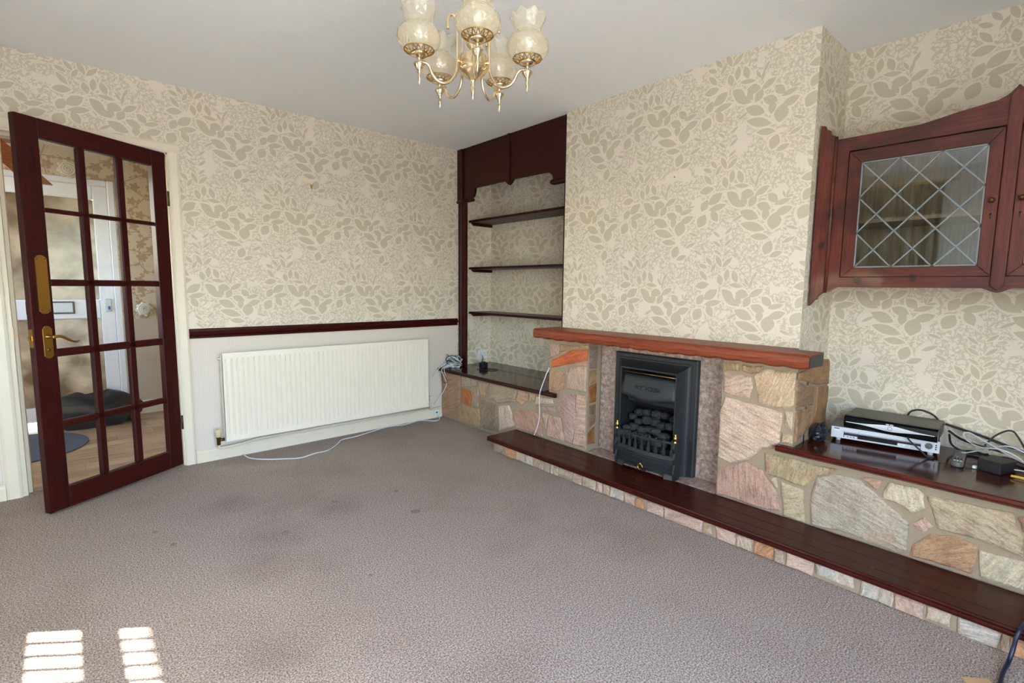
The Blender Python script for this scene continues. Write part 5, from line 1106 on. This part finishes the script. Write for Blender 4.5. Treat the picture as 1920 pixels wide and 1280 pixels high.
for k in range(15):
    pts = []; ph = random.uniform(0, 6.28); rx = random.uniform(0.03, 0.085); ry = random.uniform(0.02, 0.06); zc = random.uniform(0.475, 0.535); tl = random.uniform(-0.3, 0.3)
    for j in range(9): a = ph+2*PI*j/7.0; pts.append((-0.075+rx*math.cos(a)+random.uniform(-.01, .01), min(-0.012, -0.085+ry*math.sin(a)+random.uniform(-.01, .01)), max(0.462, zc+0.03*math.sin(a*1.5+ph)+tl*rx*math.cos(a))))
    m = MB(); m.tube(smooth_path(pts, 5), 0.0034 if k % 3 else 0.0024, 6); m.build('cable_loop', ('white_cable', 'grey_cable', 'white_cable', 'black_cable')[k % 4] if k != 7 else 'brown_cable', cb2)
for k, (y, x) in enumerate(((-0.10, -0.10), (-0.13, -0.06))):
    m = MB(); m.box(x-0.012, x+0.012, y-0.010, y+0.010, 0.458, 0.474); m.build('plug', 'white_plastic', cb2, 0.003)
cable('cable', [(-0.12, -0.10, 0.49), (-0.195, -0.095, 0.468), (-0.212, -0.09, 0.44), (-0.20, -0.10, 0.40), (-0.185, -0.125, 0.33), (-0.188, -0.10, 0.27), (-0.20, -0.06, 0.21), (-0.23, -0.035, 0.16), (-0.25, -0.028, 0.13)], 0.0035, 'white_cable', 'white cable dropping down the stone plinth to the skirting')
cable('cable', [(-0.13, -0.06, 0.50), (-0.200, -0.05, 0.468), (-0.215, -0.045, 0.45), (-0.235, -0.03, 0.42), (-0.26, -0.014, 0.38)], 0.0035, 'white_cable', 'short white lead hanging left off the plinth board')
cable('cable', [(-0.10, -0.12, 0.48), (-0.2, -0.125, 0.468), (-0.21, -0.13, 0.44), (-0.20, -0.132, 0.405), (-0.20, -0.134, 0.398)], 0.0026, 'white_cable', 'short white lead with connector over the board edge')
cable('cable', [(-0.15, -0.08, 0.475), (-0.205, -0.085, 0.462), (-0.21, -0.09, 0.42), (-0.195, -0.07, 0.37), (-0.19, -0.095, 0.33), (-0.19, -0.13, 0.335), (-0.19, -0.13, 0.365), (-0.195, -0.09, 0.385)], 0.0028, 'brown_cable', 'brown looped lead against the stone plinth')
tb = thing('phone_socket', 'small cream junction box on the skirting board corner', 'socket', (-0.225, -0.03, 0.05))
m = MB(); m.box(-0.255, -0.205, -0.034, -0.0195, 0.028, 0.078); m.build('box', 'white_plastic', tb, 0.004)
m = MB(); m.box(-0.24, -0.22, -0.0345, -0.034, 0.045, 0.06); m.build('port', 'grey_plastic', tb)
cable('floor_cable', [(-1.822, -0.026, 0.006), (-1.803, -0.139, 0.005), (-1.726, -0.231, 0.005), (-1.613, -0.311, 0.005), (-1.536, -0.347, 0.005), (-1.434, -0.317, 0.005), (-1.335, -0.308, 0.005), (-1.231, -0.218, 0.005), (-1.159, -0.134, 0.005), (-1.05, -0.120, 0.005), (-0.919, -0.085, 0.005), (-0.73, -0.035, 0.006), (-0.568, -0.060, 0.005), (-0.42, -0.03, 0.006), (-0.353, -0.07, 0.005), (-0.300, -0.125, 0.005), (-0.235, -0.09, 0.005), (-0.222, -0.045, 0.02), (-0.225, -0.036, 0.040)], 0.004, 'white_cable', 'thin white cable snaking over the carpet under the radiator', 8)
cd = thing('hanging_cord', 'white cord with brass end hanging down the stone column', 'cord', (-0.176, -1.26, 0.109))
m = MB(); m.tube(smooth_path([(0.02, -1.350, 0.460), (-0.10, -1.352, 0.63), (-0.170, -1.366, 0.60), (-0.178, -1.354, 0.565), (-0.208, -1.331, 0.450), (-0.200, -1.318, 0.370), (-0.182, -1.305, 0.28), (-0.178, -1.287, 0.203), (-0.180, -1.258, 0.128)]), 0.0034, 8); m.build('cord', 'white_cable', cd)
m = MB(); m.lathe([(0.0001, 0.0), (0.006, 0.0), (0.007, 0.006), (0.004, 0.014), (0.0035, 0.018)], (-0.181, -1.254, 0.1095), 10); m.build('brass_end', 'brass', cd)

# ------------------------------------------------------------------ small wall fixings
ph = thing('picture_hook', 'small brass picture hook on the radiator wall', 'hook', (-1.28, -0.002, 1.909))
m = MB(); m.prism([(-1.290, 1.922), (-1.284, 1.922), (-1.280, 1.905), (-1.276, 1.922), (-1.270, 1.922), (-1.277, 1.893), (-1.283, 1.893)], XZ, -0.006, -0.001); m.build('plate', 'brass_old', ph)
m = MB(); m.tube(smooth_path([(-1.28, -0.005, 1.895), (-1.28, -0.010, 1.888), (-1.28, -0.014, 1.894)]), 0.0015, 6); m.build('hook', 'brass_dull', ph)
m = MB(); m.tube([(-0.416, -0.0005, 1.744), (-0.416, -0.012, 1.748)], 0.003, 6); solo(m, 'wall_nail', 'iron', 'dark nail in the radiator wall near the alcove', 'nail', (-0.416, 0.0, 1.744))
m = MB(); m.tube([(-0.0005, -2.195, 1.830), (-0.008, -2.195, 1.832)], 0.0025, 6); solo(m, 'wall_nail', 'iron', 'dark nail in the middle of the chimney breast paper', 'nail', (0.0, -2.195, 1.83))
for o in bpy.data.objects:
    for k in ('_org', '_local'):
        if k in o: del o[k]
